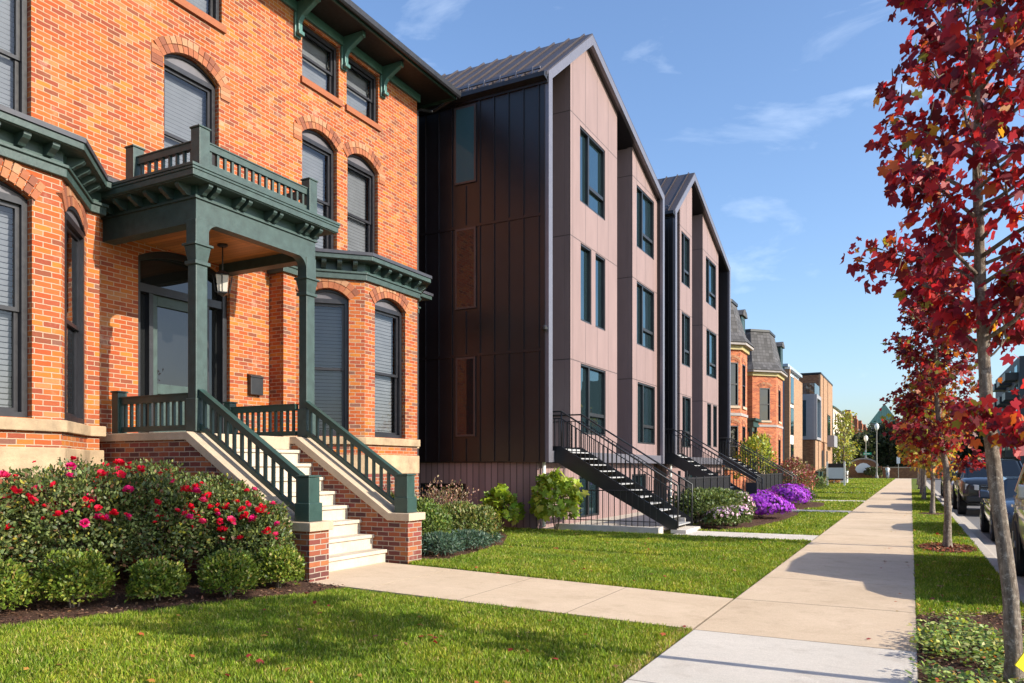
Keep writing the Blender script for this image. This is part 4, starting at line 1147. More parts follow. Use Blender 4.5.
# sidewalk slabs
m_joint = paint('joint_dirt', (.10, .08, .06), .95, var=.3, scale=8)
def slabs(name, edges, mat, kind='structure'):
    mb = MB(); jb = MB(); g = .007
    for e in edges:
        x0, x1, a0, b0 = e[:4]; a1, b1 = e[4:] if len(e) > 4 else (a0, b0)      # a/b: near and far edge at x0 and at x1
        z0 = gz(x0, (a0+b0)/2); z1 = gz(x1, (a0+b0)/2)
        c = [(x0+g, a0+g, z0), (x1-g, a1+g, z1), (x1-g, b1-g, z1), (x0+g, b0-g, z0)]
        mb.prism([(p[0], p[1], p[2]-.10) for p in c], (0, 0, .104+random.uniform(-.001, .001)))
        jb.quad((x0, a0, z0+.0026), (x1, a1, z1+.0026), (x1, b1, z1+.0026), (x0, b0, z0+.0026))
    tag(jb.build(name+'_joints', m_joint, recalc=False), kind=kind)
    return tag(mb.build(name, mat), kind=kind)
near = []; far = []
ys = [-12, -9.8, -7.6, -5.4, -3.2, -1.0, 1.3, 3.45, 5.45, 7.42]
for a, b in zip(ys, ys[1:]): near.append((-1.89, .05, a, b))
y = 7.42
for st_ in (1.98, 2.05, 2.0, 2.0, 1.95, 2.0):
    far.append((-1.89, .05, y, y+st_)); y += st_
while y < 117: far.append((-1.89, .05, y, y+2.1)); y += 2.1
slabs('pale_sidewalk', near, m_conc_w); slabs('sidewalk', far, m_conc)
p1 = []
def pe(x): f = (-1.9-x)/5.54; return 7.44+.18*f, 9.40+.36*f
for xa, xb_ in ((-3.3, -1.9), (-4.7, -3.3), (-6.1, -4.7), (-7.47, -6.1)): p1.append((xa, xb_, *pe(xa), *pe(xb_)))
slabs('front_path', p1, m_conc)
walks = []
for yy in (17.55, 28.75, 38.2, 50.6, 62.0):
    for k in range(2): walks.append((-1.9-1.55*(k+1), -1.9-1.55*k, yy, yy+1.42))
slabs('entrance_walk', walks, m_conc_w)
tag(MB().box(-30, 9.5, 117.5, 120.5, -.1, -.006).build('cross_street', m_road), kind='structure')
mb = MB(); mb.box(1.16, 1.34, -14, 117, -.3, .005); tag(mb.build('kerb', m_kerb, bevel=.02), kind='structure')
mb = MB(); mb.add([(1.34, -40, -.135), (9.4, -40, -.135), (9.4, 600, -.135), (1.34, 600, -.135)], [(0, 1, 2, 3)]); tag(mb.build('road', m_road, recalc=False), kind='structure')
mb = MB(); mb.add([(1.34, -40, -.131), (1.66, -40, -.131), (1.66, 117, -.131), (1.34, 117, -.131)], [(0, 1, 2, 3)]); tag(mb.build('gutter_pan', m_kerb, recalc=False), kind='structure')
mb = MB(); mb.box(9.4, 9.58, -14, 600, -.3, .01); tag(mb.build('far_kerb', m_kerb, bevel=.02), kind='structure')
sheet('far_verge', 9.58, 60, -14, 600, 4, 8, m_lawn, dz=0, zf=flat)
sheet('far_sidewalk', 11.2, 13.0, -14, 600, 1, 4, m_conc, dz=.005, zf=flat)

sheet('area_paving', -8.9, -5.5, 17.76, 27.6, 2, 4, m_kerb, dz=.004, zf=flat)
sheet('area_paving', -8.9, -5.5, 29.4, 39.3, 2, 4, m_kerb, dz=.004, zf=flat)
# planting beds
def blob(name, pts, dz, mat, h=.05):
    """mulch bed: an irregular outline, slightly domed"""
    from mathutils.geometry import delaunay_2d_cdt
    out = []
    n = len(pts)
    for i in range(n):
        a = Vector(pts[i]); b = Vector(pts[(i+1) % n]); k = max(1, int((b-a).length/.12))
        for j in range(k):
            q = a.lerp(b, j/k); d = (b-a).normalized()
            out.append((q + Vector((-d.y, d.x))*random.uniform(-.02, .02)))
    xs = [p.x for p in out]; ys_ = [p.y for p in out]
    inner = []
    x = min(xs)
    while x < max(xs):
        y = min(ys_)
        while y < max(ys_): inner.append(Vector((x+random.uniform(-.03, .03), y+random.uniform(-.03, .03)))); y += .16
        x += .16
    vs, es, fs, *_ = delaunay_2d_cdt(out+inner, [], [list(range(len(out)))], 1, 1e-5)
    nb = len(out)
    co = []
    for v in vs:
        de = min((v-p).length for p in out)
        co.append((v.x, v.y, gz(v.x, v.y)+dz+h*min(1, de/.25)+ (random.uniform(-.012, .012) if de > .02 else 0)))
    mb = MB(); mb.add(co, [tuple(f) for f in fs])
    return tag(mb.build(name, mat, recalc=True), kind='structure')
BED1 = [(-12, 1.0), (-8.6, 1.0), (-7.8, 3.9), (-7.25, 5.1), (-6.75, 6.3), (-6.42, 7.1), (-6.3, 7.55), (-7.1, 7.6), (-11.3, 7.6)]
BED2 = [(-7.1, 10.24), (-6.75, 10.6), (-6.85, 11.6), (-7.2, 13.3), (-8.2, 15.4), (-9.3, 16.9), (-11.4, 16.9), (-10.2, 14.5), (-10.0, 12.6), (-11.0, 11.3), (-11, 10.24)]
BED3 = [(-5.0, 19.15), (-4.3, 19.2), (-3.7, 20.6), (-3.35, 23.5), (-3.3, 26.5), (-3.5, 28.6), (-5.3, 28.6), (-5.3, 19.7)]
BED4 = [(-5.2, 30.3), (-3.6, 30.3), (-3.1, 33.0), (-3.4, 36.4), (-5.3, 37.4)]
PIT1 = [(.06, 2.0), (1.15, 2.0), (1.15, 9.6), (.8, 9.75), (.3, 9.4), (.06, 9.3)]
def disc(x, y, rx, ry, n=14): return [(x+rx*math.cos(2*math.pi*k/n), y+ry*math.sin(2*math.pi*k/n)) for k in range(n)]
PIT2 = disc(.62, 17.1, .5, .95); PIT3 = disc(.62, 29.5, .45, .9)
beds = [BED1, BED2, BED3, BED4, PIT1, PIT2, PIT3]
for b in beds: blob('mulch_bed', b, -.004, m_mulch, h=.035)

def inside(poly, X, Y):
    poly = np.asarray(poly); n = len(poly); r = np.zeros(len(X), bool); j = n-1
    for i in range(n):
        xi, yi = poly[i]; xj, yj = poly[j]
        c = ((yi > Y) != (yj > Y)) & (X < (xj-xi)*(Y-yi)/(yj-yi+1e-12)+xi)
        r ^= c; j = i
    return r
def gzv(X, Y):
    f = np.clip((-1.9-X)/5.1, 0, 1); k = np.clip((16-Y)/4, 0, 1); return .075*f*k

# loose bark chips on the beds near the camera
def chips(poly, n, zlift=.03, s=.035, name='bark_chips', pal=None):
    p = np.asarray(poly); X = RNG.uniform(p[:, 0].min(), p[:, 0].max(), n); Y = RNG.uniform(p[:, 1].min(), p[:, 1].max(), n)
    k = inside(poly, X, Y); X = X[k]; Y = Y[k]; m = len(X)
    T = rdir(m); T[:, 2] *= .25; N = np.tile([0, 0, 1.], (m, 1)) + .5*rdir(m)
    o = leafmesh(name, LEAF, np.stack([X, Y, gzv(X, Y)+zlift+RNG.uniform(-.01, .012, m)], 1), T, N, RNG.uniform(.5, 1.5, m)*s,
                 pick(pal or [(.13, .065, .04), (.08, .04, .027), (.2, .11, .07), (.26, .17, .11, .4)], m), m_chip)
    return tag(o, kind='stuff')
chips(BED1, 16000); chips(BED2, 6000); chips(PIT1, 9000, s=.03)
chips(PIT2, 2600, s=.05, name='fallen_leaves', pal=[(.2, .1, .05), (.28, .14, .07), (.3, .06, .04), (.13, .07, .04)])

# grass blades
def grass(name, x0, x1, y0, y1, dens, hgt, wid, excl=(), pal=None, pred=None, lean=.45):
    n = int((x1-x0)*(y1-y0)*dens)
    X = RNG.uniform(x0, x1, n); Y = RNG.uniform(y0, y1, n)
    k = np.ones(n, bool)
    for e in excl: k &= ~inside(e, X, Y)
    if pred is not None: k &= pred(X, Y)
    X = X[k]; Y = Y[k]; m = len(X)
    pal = pal or [(.14, .215, .014), (.19, .27, .02), (.25, .315, .03), (.32, .32, .06, .6), (.42, .36, .13, .25), (.09, .155, .012, .7)]
    # patches: blades of one tuft share height and tint
    pt = np.array([mnoise.noise(Vector((x*1.3, y*1.3, 3.1))) for x, y in zip(X, Y)]) if m < 400000 else np.zeros(m)
    pt2 = np.array([mnoise.noise(Vector((x*6, y*6, 9.1))) for x, y in zip(X, Y)]) if m < 400000 else np.zeros(m)
    C = pick(pal, m, .15)*(1+.28*pt+.25*pt2)[:, None]; C[:, 0] *= 1+.22*pt
    T = np.tile([0, 0, 1.], (m, 1)) + RNG.normal(0, lean, (m, 3))*[1, 1, .2]
    N = rdir(m); N[:, 2] *= .3
    S = hgt*(RNG.uniform(.55, 1.35, m))*(1+.35*pt2)
    me_t = [(0, .5*wid/hgt, 0), (.6, .36*wid/hgt, .05), (1, 0, .22), (.6, -.36*wid/hgt, .05), (0, -.5*wid/hgt, 0)]
    o = leafmesh(name, me_t, np.stack([X, Y, gzv(X, Y)-.014], 1), T, N, S, np.clip(C, .01, .9), m_grass)
    return tag(o, kind='stuff')
PATH = [(-7.5, 7.46), (-1.85, 7.42), (-1.85, 9.42), (-7.5, 9.88)]
WALKS = [[(-5.1, y-.02), (-1.8, y-.02), (-1.8, y+1.44), (-5.1, y+1.44)] for y in (17.55, 28.75, 38.2)]
HOUSEBOX = [(-22.2, 7.622), (-7.104, 7.622), (-7.104, 12.506), (-6.142, 12.95), (-3.885, 12.95), (-3.885, 13.32), (-22.2, 13.32)]
grass('grass', -8.6, -1.905, 2.6, 7.47, 6500, .046, .0075, [BED1, PATH])
grass('grass', -7.4, -1.905, 9.38, 13.0, 4400, .048, .0095, [BED2, PATH])
grass('grass', -9.6, -1.905, 13.0, 17.55, 2800, .05, .013, [BED2, PATH, HOUSEBOX]+WALKS)
grass('grass', -5.2, -1.905, 18.95, 28.75, 1000, .06, .02, [BED3]+WALKS)
grass('grass', -5.2, -1.905, 30.15, 50, 420, .065, .03, [BED4]+WALKS)
grass('grass', -7, -1.905, 50, 116, 70, .09, .07)
grass('grass', .055, 1.15, 9.2, 16.6, 4600, .048, .0095, [PIT1, PIT2])
grass('grass', .055, 1.15, 16.6, 30, 1700, .058, .016, [PIT2, PIT3])
grass('grass', .055, 1.15, 30, 60, 420, .06, .03, [])
# dry edge of the nearest lawn along the pale slabs
grass('dry_grass', -2.02, -1.9, 2.6, 7.45, 2600, .045, .009, [], pal=[(.42, .33, .15), (.34, .27, .11), (.2, .22, .05)])
# ground cover under the first tree
n = 1900; cx = RNG.uniform(.08, 1.13, n); cy = RNG.uniform(3.2, 9.7, n)
dn = np.array([mnoise.noise(Vector((a*1.7, b*1.7, 1.3))) for a, b in zip(cx, cy)])
k = dn > .05 - .35*(cx-.45) - .22*(8.4-cy); k &= cy < 8.95+.5*(cx-.3); cx = cx[k]; cy = cy[k]
P = []; T = []
for a, b in zip(cx, cy):
    for j in range(7):
        r = .09; P.append((a+random.gauss(0, r*.6), b+random.gauss(0, r*.6), .03+random.uniform(0, .11)))
        T.append((random.gauss(0, 1), random.gauss(0, 1), random.uniform(-.1, .7)))
P = np.array(P); T = np.array(T); m = len(P)
N = np.tile([0.2, -.1, 1.], (m, 1)) + .45*rdir(m)
o = leafmesh('ground_cover', LEAF, P, T, N, RNG.uniform(.03, .062, m), pick([(.17, .25, .04), (.26, .34, .06), (.40, .43, .14), (.1, .16, .03), (.62, .42, .03, .14), (.45, .1, .04, .06)], m), m_leaf)
tag(o, kind='stuff')

FALL = [(.42, .1, .04), (.3, .03, .03), (.5, .26, .06), (.26, .13, .06), (.4, .3, .1)]
def litter(x0, x1, y0, y1, n, excl=(), s=.055, lift=.02):
    X = RNG.uniform(x0, x1, n); Y = RNG.uniform(y0, y1, n); m = n
    T = rdir(m); T[:, 2] *= .2; N = np.tile([0, 0, 1.], (m, 1))+.35*rdir(m)
    tag(leafmesh('fallen_leaves', STAR, np.stack([X, Y, gzv(X, Y)+lift], 1), T, N, s*RNG.uniform(.6, 1.2, m), pick(FALL, m), m_leaf, curl=.8), kind='stuff')
litter(-8, -1.9, 3, 7.4, 110, lift=.035); litter(-7, -1.9, 9.5, 17, 70, lift=.035); litter(.06, 1.14, 3, 30, 220, lift=.03); litter(-.5, .05, 5, 30, 22, lift=.012, s=.045)
# ================================================================== SHRUBS
def shell(n, c, rad, fill=.45, flat_bottom=True):
    d = rdir(n)
    if flat_bottom: d[:, 2] = np.where(d[:, 2] < -.55, -d[:, 2], d[:, 2])
    r = RNG.uniform(fill, 1, n)**.6
    bm = np.array([1+.26*mnoise.noise(Vector(v)*2.0+Vector(c)) + .16*mnoise.noise(Vector(v)*5.1+Vector(c)) for v in d])
    return d, np.asarray(c)+d*np.asarray(rad)*(r*bm)[:, None]
def stems(par, x, y, z0, h, spread, n=9, r=.012, seed=0):
    mb = MB()
    for k in range(n):
        a = random.uniform(0, 6.28); e = spread*random.uniform(.3, 1)
        mb.tube([(x+.03*math.cos(a), y+.03*math.sin(a), z0-.03), (x+e*.4*math.cos(a), y+e*.4*math.sin(a), z0+h*.45), (x+e*math.cos(a), y+e*math.sin(a), z0+h*.85)], [r, r*.8, r*.4], 5)
    return mb.build('stem', m_twig, par)
def shrub(name, lab, cat, x, y, rad, h, n, size, pal, group=None, up=.5, leafrate=LEAF, mat=None, zc=.52, fill=.35, nst=9):
    z = gz(x, y) if y < 20 else 0
    S = thing(name, lab, cat, (x, y, z), group=group, world=True)
    d, P = shell(n, (x, y, z+h*zc), (rad, rad, h*.5), fill)
    T = d*.8 + RNG.normal(0, .6, (n, 3)); T[:, 2] += up
    N = d + .6*rdir(n); N[:, 2] += .3
    leafmesh('foliage', leafrate, P, T, N, size*RNG.uniform(.6, 1.3, n), pick(pal, n), mat or m_leaf, S)
    stems(S, x, y, z, h, rad*.7, nst)
    return S
BOX = [(.11, .165, .02), (.16, .215, .026), (.07, .11, .014), (.26, .28, .04, .6), (.30, .24, .07, .2)]
spots = [(-8.25, 4.38, .33, .60), (-7.92, 5.0, .37, .66), (-7.42, 5.62, .30, .52), (-7.0, 6.24, .33, .56), (-6.95, 6.98, .30, .55)]
wh = ['clipped green boxwood at the left end of the row under the roses', 'largest clipped boxwood, second from the left under the roses', 'low clipped boxwood in the middle of the row under the roses',
      'yellow-green clipped boxwood, fourth in the row under the roses', 'dark green clipped boxwood beside the left brick stair pier']
for (x, y, r, h), lab in zip(spots, wh):
    shrub('boxwood', lab, 'shrub', x, y, r, h, 7000, .040, BOX, 'boxwoods in front of the rose bushes', up=.7, zc=.46, nst=5)
# rose bushes with their blossoms
def petalmesh():
    P = []; T = []; N = []
    for k in range(26):
        d = Vector(rdir(1)[0]); d.z = abs(d.z)*.9
        P.append(d*.025); T.append((d.x, d.y, d.z+.35)); N.append((d.x*.5, d.y*.5, 1-d.z))
    return np.array(P), np.array(T), np.array(N)
PET = [(0, .12, 0), (.45, .5, .04), (.95, .32, .0), (1.0, 0, -.04), (.95, -.32, .0), (.45, -.5, .04), (0, -.12, 0)]
ROSE = [(0.104, 0.138, 0.041), (0.074, 0.109, 0.03), (0.148, 0.184, 0.065), (0.051, 0.075, 0.021), (0.199, 0.225, 0.059, 0.6), (0.31, 0.276, 0.035, 0.22), (0.177, 0.092, 0.048, 0.3)]
blooms = []
for c in ([(.58, .006, .028)], [(.66, .012, .05)], [(.56, .012, .15)], [(.68, .04, .16)]):
    P, T, N = petalmesh()
    blooms.append((P, T, N, c))
rose_me = []
def rose_bush(x, y, r, h, nb, lab):
    z = gz(x, y)
    S = shrub('rose_bush', lab, 'rose bush', x, y, r, h, 13000, .05, ROSE, 'red rose bushes along the house wall', up=.35, fill=.4, nst=16)
    for k in range(int(nb*2.1)):
        d = Vector(rdir(1)[0]); d.z = abs(d.z)*.9+.05; d.x = abs(d.x) if random.random() < .75 else d.x; d.y = -abs(d.y) if random.random() < .5 else d.y
        d.normalize()
        p = Vector((x, y, z+h*.52)) + Vector((d.x*r, d.y*r, d.z*h*.5))*random.uniform(.98, 1.12)
        kk = random.choice([0, 0, 0, 1, 1, 2, 3])
        if len(rose_me) <= 3:
            P, T, N, c = blooms[len(rose_me)]; kk = len(rose_me)
            o = leafmesh('blossom', PET, P, T, N, RNG.uniform(.034, .055, len(P)), pick(c, len(P), .12), m_petal, S)
            me = o.data; me.transform(Matrix.Translation(ORG[S.name])); rose_me.append(me)
        else:
            o = bpy.data.objects.new('blossom', rose_me[kk]); COL.objects.link(o); o.parent = S
        o.location = p - ORG[S.name]; s = random.choice((.35, .5, .6, .75, .9, 1.1))*random.uniform(.9, 1.1); o.scale = (s, s, s); o.rotation_euler = (random.gauss(0, .4), random.gauss(0, .4), random.uniform(0, 6))
rose_bush(-9.3, 4.55, .95, 1.42, 22, 'red rose bush at the left end, under the left bay window')
rose_bush(-8.95, 5.6, .95, 1.55, 24, 'tall red rose bush under the corner of the left bay')
rose_bush(-8.5, 6.35, .85, 1.50, 22, 'red rose bush in the middle of the hedge, before the porch side wall')
rose_bush(-8.1, 7.02, .62, 1.36, 15, 'dense red rose bush against the sloping stone cap of the stairs')
rose_bush(-7.55, 7.12, .5, 1.08, 12, 'small red rose bush closest to the left brick stair pier')
rose_bush(-9.9, 6.8, .75, 1.5, 14, 'red rose bush tucked behind the others beside the porch wall')
# bed right of the stairs
shrub('leafy_shrub', 'bushy green shrub right behind the right brick stair pier', 'shrub', -7.75, 11.3, .55, .85, 5200, .055, [(.10, .16, .03), (.14, .2, .04), (.07, .11, .025), (.2, .22, .05, .4)])
shrub('leafy_shrub', 'rounded yellow-green shrub in the bed right of the stairs', 'shrub', -7.75, 12.7, .72, .78, 6200, .06, [(.16, .19, .05), (.1, .14, .03), (.22, .22, .06), (.25, .17, .06, .3), (.06, .09, .02)])
shrub('leafy_shrub', 'green shrub low against the bay of the brick house', 'shrub', -8.6, 11.7, .6, 1.0, 4500, .06, [(.09, .14, .03), (.13, .18, .04), (.06, .09, .02)])
for (x, y, r, h, lab) in ((-7.15, 10.9, .42, .36, 'low blue-green juniper beside the right brick pier'), (-7.25, 11.9, .5, .34, 'low blue-green juniper spreading at the lawn edge'), (-7.55, 12.9, .45, .3, 'low blue-green juniper farthest from the stairs')):
    shrub('juniper', lab, 'shrub', x, y, r, h, 4200, .06, [(.06, .115, .08), (.09, .15, .105), (.05, .085, .06), (.13, .19, .12, .5)], 'blue-green junipers by the stairs', up=.2, leafrate=[(0, .1, 0), (.5, .12, .03), (1, 0, 0), (.5, -.12, .03), (0, -.1, 0)])
for (x, y, h, r, lab) in ((-8.7, 13.2, 1.25, .45, 'airy reddish shrub with pinkish seed heads near the dark basement window'), (-9.0, 12.3, 1.3, .45, 'airy straw-coloured shrub beside the bay of the brick house'), (-9.0, 14.4, 1.2, .5, 'airy reddish shrub in front of the dark side wall')):
    shrub('seed_head_shrub', lab, 'shrub', x, y, r, h, 650, .05, [(.28, .15, .11), (.34, .22, .14), (.2, .1, .08), (.16, .17, .06)], 'airy reddish shrubs before the dark wall', up=.8, fill=.2, nst=14)
# oakleaf hydrangeas with big lobed leaves
for (x, y, r, h, n, lab) in ((-9.15, 16.75, .5, .95, 300, 'small bright green broad-leaved shrub left of the dark corner'), (-7.85, 17.3, .62, 1.4, 430, 'tall bright yellow-green broad-leaved shrub at the corner of the dark gabled house')):
    shrub('broadleaf_shrub', lab, 'shrub', x, y, r, h, n, .17, [(.26, .36, .03), (.34, .42, .04), (.17, .25, .025), (.42, .42, .07, .4)], 'broad-leaved shrubs at the dark corner', up=.1, leafrate=STAR, fill=.45, nst=8)
# flower bed along the nearer screen fence
FG = [(.11, .15, .045), (.08, .115, .035), (.15, .19, .06)]
def flowering(x, y, r, h, lab, cover, cpal, n=2600, cs=.06, ncov=700, lo=-.1, grp=None, gpal=FG, nm='flowering_shrub', cat='flowering shrub'):
    S = shrub(nm, lab, cat, x, y, r, h, n, .07, gpal, grp, up=.6, fill=.4)
    d, P = shell(ncov, (x, y, h*.53), (r*1.03, r*1.03, h*.52), .93)
    k = (d[:, 2] > lo)
    P = P[k]; d = d[k]; m = len(P)
    T = np.cross(d, rdir(m)); N = d + .3*rdir(m)
    leafmesh(cover, PET, P, T, N, cs*RNG.uniform(.7, 1.3, m), pick(cpal, m, .15), m_petal, S)
    return S
PINK = [(.62, .40, .56), (.72, .55, .66), (.5, .27, .46)]
shrub('leafy_shrub', 'large rounded green shrub beside the pale concrete block', 'shrub', -4.95, 20.3, .8, .98, 5000, .08, FG)
shrub('leafy_shrub', 'second rounded green shrub before the nearer screen fence', 'shrub', -4.85, 21.9, .8, .92, 4600, .08, FG)
flowering(-4.3, 19.75, .42, .55, 'low shrub with white-pink blossoms at the corner of the pale walk', 'flower_cover', PINK, ncov=300, lo=.15, cs=.065)
flowering(-4.15, 20.75, .42, .58, 'white-pink flowering shrub in the middle of the bed edge', 'flower_cover', PINK, ncov=280, lo=.15, cs=.065)
flowering(-4.35, 22.2, .42, .85, 'taller pale pink flowering shrub before the purple mounds', 'flower_cover', PINK, ncov=360, lo=.0, cs=.065)
PUR = [(.30, .035, .52), (.36, .05, .6), (.24, .02, .42), (.42, .1, .62)]
for (x, y, r, h, lab) in ((-4.1, 24.2, .85, .72, 'nearest bright purple flower mound, in front of the screen fence'), (-4.55, 26.4, .75, .74, 'second bright purple flower mound, behind the nearest one'),
                          (-4.3, 31.3, .9, .82, 'purple flower mound just past the second pale walk'), (-4.55, 32.9, .8, .85, 'farthest purple flower mound of the street bed')):
    flowering(x, y, r, h, lab, 'flower_cover', PUR, n=1800, cs=.075, ncov=2000, lo=-.45, grp='purple flower mounds by the fence', nm='flower_mound', cat='flowers')
flowering(-4.0, 34.3, .45, .7, 'small pale pink flowering shrub after the purple mounds', 'flower_cover', PINK, ncov=150, lo=.1)
flowering(-4.6, 27.9, .4, .6, 'tan dry flower clump beside the second pale walk', 'flower_cover', [(.5, .4, .25), (.42, .33, .2)], ncov=600, lo=.2, nm='dry_clump')
mb = MB(); mb.prism([(-4.62, 25.1, 0), (-4.52, 25.1, 0), (-4.52, 25.1, .75), (-4.62, 25.1, .75)], (0, .1, 0)); mb.box(-4.7, -4.35, 25.04, 25.09, .75, 1.1)
tag(mb.build('garden_marker', m_char, origin=(-4.57, 25.15, 0)), 'small dark garden marker on a stake behind the purple flowers', 'marker')
# planting in front of the victorian houses
shrub('small_tree', 'yellow-green leafy small tree in front of the victorian houses', 'tree', -7.3, 41.6, 1.1, 3.0, 1500, .17, [(.34, .36, .04), (.22, .28, .03), (.42, .4, .06), (.14, .18, .03)], zc=.6)
shrub('red_shrub', 'reddish-pink shrub below the yellow-green small tree', 'shrub', -5.8, 44.5, 1.2, 2.0, 1800, .13, [(.32, .08, .1), (.22, .09, .08), (.16, .17, .06)])
shrub('leafy_shrub', 'dark green low shrub before the farther victorian stoop', 'shrub', -5.6, 49, 1.3, 1.1, 1800, .12, FG)
shrub('leafy_shrub', 'grey-green rounded shrub at the brown brick corner', 'shrub', -6.8, 78, 1.4, 1.5, 1400, .16, [(.13, .14, .09), (.2, .2, .14)])
shrub('ornamental_grass', 'yellow ornamental grass before the brown brick building', 'plant', -7.2, 86, 1.1, 1.3, 1200, .35, [(.45, .4, .06), (.36, .34, .06)], up=1.5)
shrub('rust_shrub', 'rust-orange low shrub beside the grey-green one', 'shrub', -6.2, 74, .7, .8, 600, .13, [(.4, .17, .05), (.3, .13, .05)])
mb = MB(); mb.box(-6.9, -5.6, 82, 83.2, -.05, 1.1); mb.box(-6.95, -5.55, 81.95, 83.25, 1.1, 1.2)
tag(mb.build('planter', m_white, origin=(-6.2, 82.6, 0), bevel=.03), 'white square planter box in front of the brown brick building', 'planter')
mb = MB(); mb.box(-5.6, -5.1, 47.2, 47.7, -.05, 1.25); mb.box(-5.7, -5.0, 47.1, 47.8, 1.25, 1.4)
tag(mb.build('brick_pillar', m_brick_far, origin=(-5.35, 47.45, 0)), 'short stone-capped brick pillar on the lawn before the victorian houses', 'pillar')
mb = MB(); mb.box(-8.2, -5.65, 47.35, 47.55, -.05, 1.1); tag(mb.build('garden_wall', m_char, origin=(-6.9, 47.45, 0)), 'low dark garden wall running back from the brick pillar', 'wall')
for (x, y, lab) in ((-7.4, 70.5, 'dark green wheelie bin nearest the farther victorian stoop'), (-7.3, 72.4, 'dark green wheelie bin second along the wall')):
    Bn = thing('wheelie_bin', lab, 'bin', (x, y, 0), group='dark wheelie bins', world=True)
    mb = MB(); mb.prism([(x-.32, y-.35, .1), (x+.32, y-.35, .1), (x+.36, y-.4, 1.15), (x-.36, y-.4, 1.15)], (0, .75, 0)); mb.build('body', m_teal_dk, Bn)
    mb = MB(); mb.prism([(x-.38, y-.44, 1.152), (x+.38, y-.44, 1.152), (x+.38, y-.44, 1.2), (x-.38, y-.44, 1.26)], (0, .85, 0)); mb.build('lid', m_teal_dk, Bn)
    mb = MB(); mb.lathe((x-.34, y+.3, .12), [(.12, 0), (.12, .06)], 12, 'x'); mb.lathe((x+.28, y+.3, .12), [(.12, 0), (.12, .06)], 12, 'x'); mb.build('wheel', m_black, Bn)

# ================================================================== TREES
def tree(name, lab, x, y, trunk, r0, r1, prof, nb, nleaf, lsize, pal, seed, group=None, low=(), tmpl=STAR, droop=.55, mat=None, zbase=0.0, spread=.10, fill=.45, bark=None, cat='tree', thick=1.0, upang=30, off=()):
    """trunk: list of (dx, dy, z); prof(z) gives the crown radius; branches rise from the trunk, leaves hang along their twigs"""
    rnd = random.Random(seed)
    S = thing(name, lab, cat, (x, y, zbase), group=group, world=True)
    tp = [Vector((x+a, y+b, zbase+c)) for a, b, c in trunk]
    H = trunk[-1][2]; n = len(tp)
    mb = MB()
    fine = []; 
    for i in range(n-1):
        for k in range(6): fine.append(tp[i].lerp(tp[i+1], k/6))
    fine.append(tp[-1])
    rad = [max(.008, (r0+(r1-r0)*(p.z-zbase)/H)*(1+.35*math.exp(-(p.z-zbase)/.12))) * (1+.05*rnd.uniform(-1, 1)) for p in fine]
    mb.tube(fine, rad, 14)
    def at(z):
        for a, b in zip(tp, tp[1:]):
            if a.z <= z <= b.z: return a.lerp(b, (z-a.z)/(b.z-a.z))
        return tp[-1]
    pts = []; wts = []
    def branch(h, az, L, el, r, wt=1.0):
        p = at(zbase+h); path = [p.copy()]; d = Vector((math.cos(az)*math.cos(el), math.sin(az)*math.cos(el), math.sin(el)))
        m = 6
        for k in range(m):
            d = (d + Vector((rnd.gauss(0, .14), rnd.gauss(0, .14), rnd.gauss(.03, .10)))).normalized()
            path.append(path[-1]+d*L/m)
        mb.tube(path, [r*(1-.8*k/m) for k in range(m+1)], 6)
        for k in range(2, m+1):
            for q in range(2):
                e = rnd.uniform(.12, .34)*max(.5, L)
                td = (d + Vector((rnd.gauss(0, .8), rnd.gauss(0, .8), rnd.gauss(.1, .5)))).normalized()
                s = path[k].copy(); tw = [s, s+td*e*.5+Vector((0, 0, .02)), s+td*e]
                mb.tube(tw, [.006*thick, .0045*thick, .003*thick], 4, cap=False)
                for j in range(3): pts.append(tw[0].lerp(tw[2], .35+.33*j)); wts.append(wt)
            if k > 2: pts.append(path[k]); wts.append(.7)
    z0 = trunk[0][2]
    zs = prof[0][0], prof[-1][0]
    def pr(z):
        return float(np.interp(z, [p[0] for p in prof], [p[1] for p in prof]))
    for k in range(nb):
        f = (k+.5)/nb; h = zs[0]+(zs[1]-zs[0])*f*.96
        az = k*2.39996+rnd.uniform(-.3, .3); el = R(upang+rnd.uniform(-10, 14))
        L = max(.15, pr(min(zs[1], h+.25))*rnd.uniform(.72, 1.0)/math.cos(el)*.93)
        branch(max(.4, h-.18), az, L, el, max(.006, .016*L*thick+.003))
    for (h, az, L, el) in low: branch(h, R(az), L, R(el), .014*thick, .8)
    for (h, az, L, el) in off: branch(h, R(az), L, R(el), .016*thick, 2.0)  # off: unseen extra branches, heavier with leaves, added for their shadow
    mb.build('trunk', bark or m_bark, S, smooth=True)
    pts = np.array([tuple(p) for p in pts]); w = np.array(wts); w /= w.sum()
    i = RNG.choice(len(pts), nleaf, p=w)
    P = pts[i] + RNG.uniform(-1.7*spread, 1.7*spread, (nleaf, 3))*[1, 1, .8]
    out = P - np.array([x, y, 0]); out[:, 2] = 0; out /= np.maximum(np.linalg.norm(out, axis=1, keepdims=True), 1e-6)
    T = out*.55 + rdir(nleaf)*.75; T[:, 2] -= droop
    N = rdir(nleaf)*.8 + out*.35; N[:, 2] += .6
    C = pick(pal, nleaf, .16)
    if name == 'autumn_tree' and len(pal) > 8:
        pass
    leafmesh('crown', tmpl, P, T, N, lsize*RNG.uniform(.5, 1.2, nleaf), C, mat or m_redleaf, S, curl=.9 if tmpl is STAR else 0)
    return S
RED = [(0.206, 0.013, 0.024), (0.29, 0.017, 0.03), (0.121, 0.011, 0.02), (0.412, 0.02, 0.037), (0.487, 0.032, 0.042), (0.244, 0.023, 0.052), (0.505, 0.113, 0.028, 0.35), (0.524, 0.262, 0.037, 0.15), (0.16, 0.014, 0.042, 0.8), (0.244, 0.224, 0.037, 0.15)]
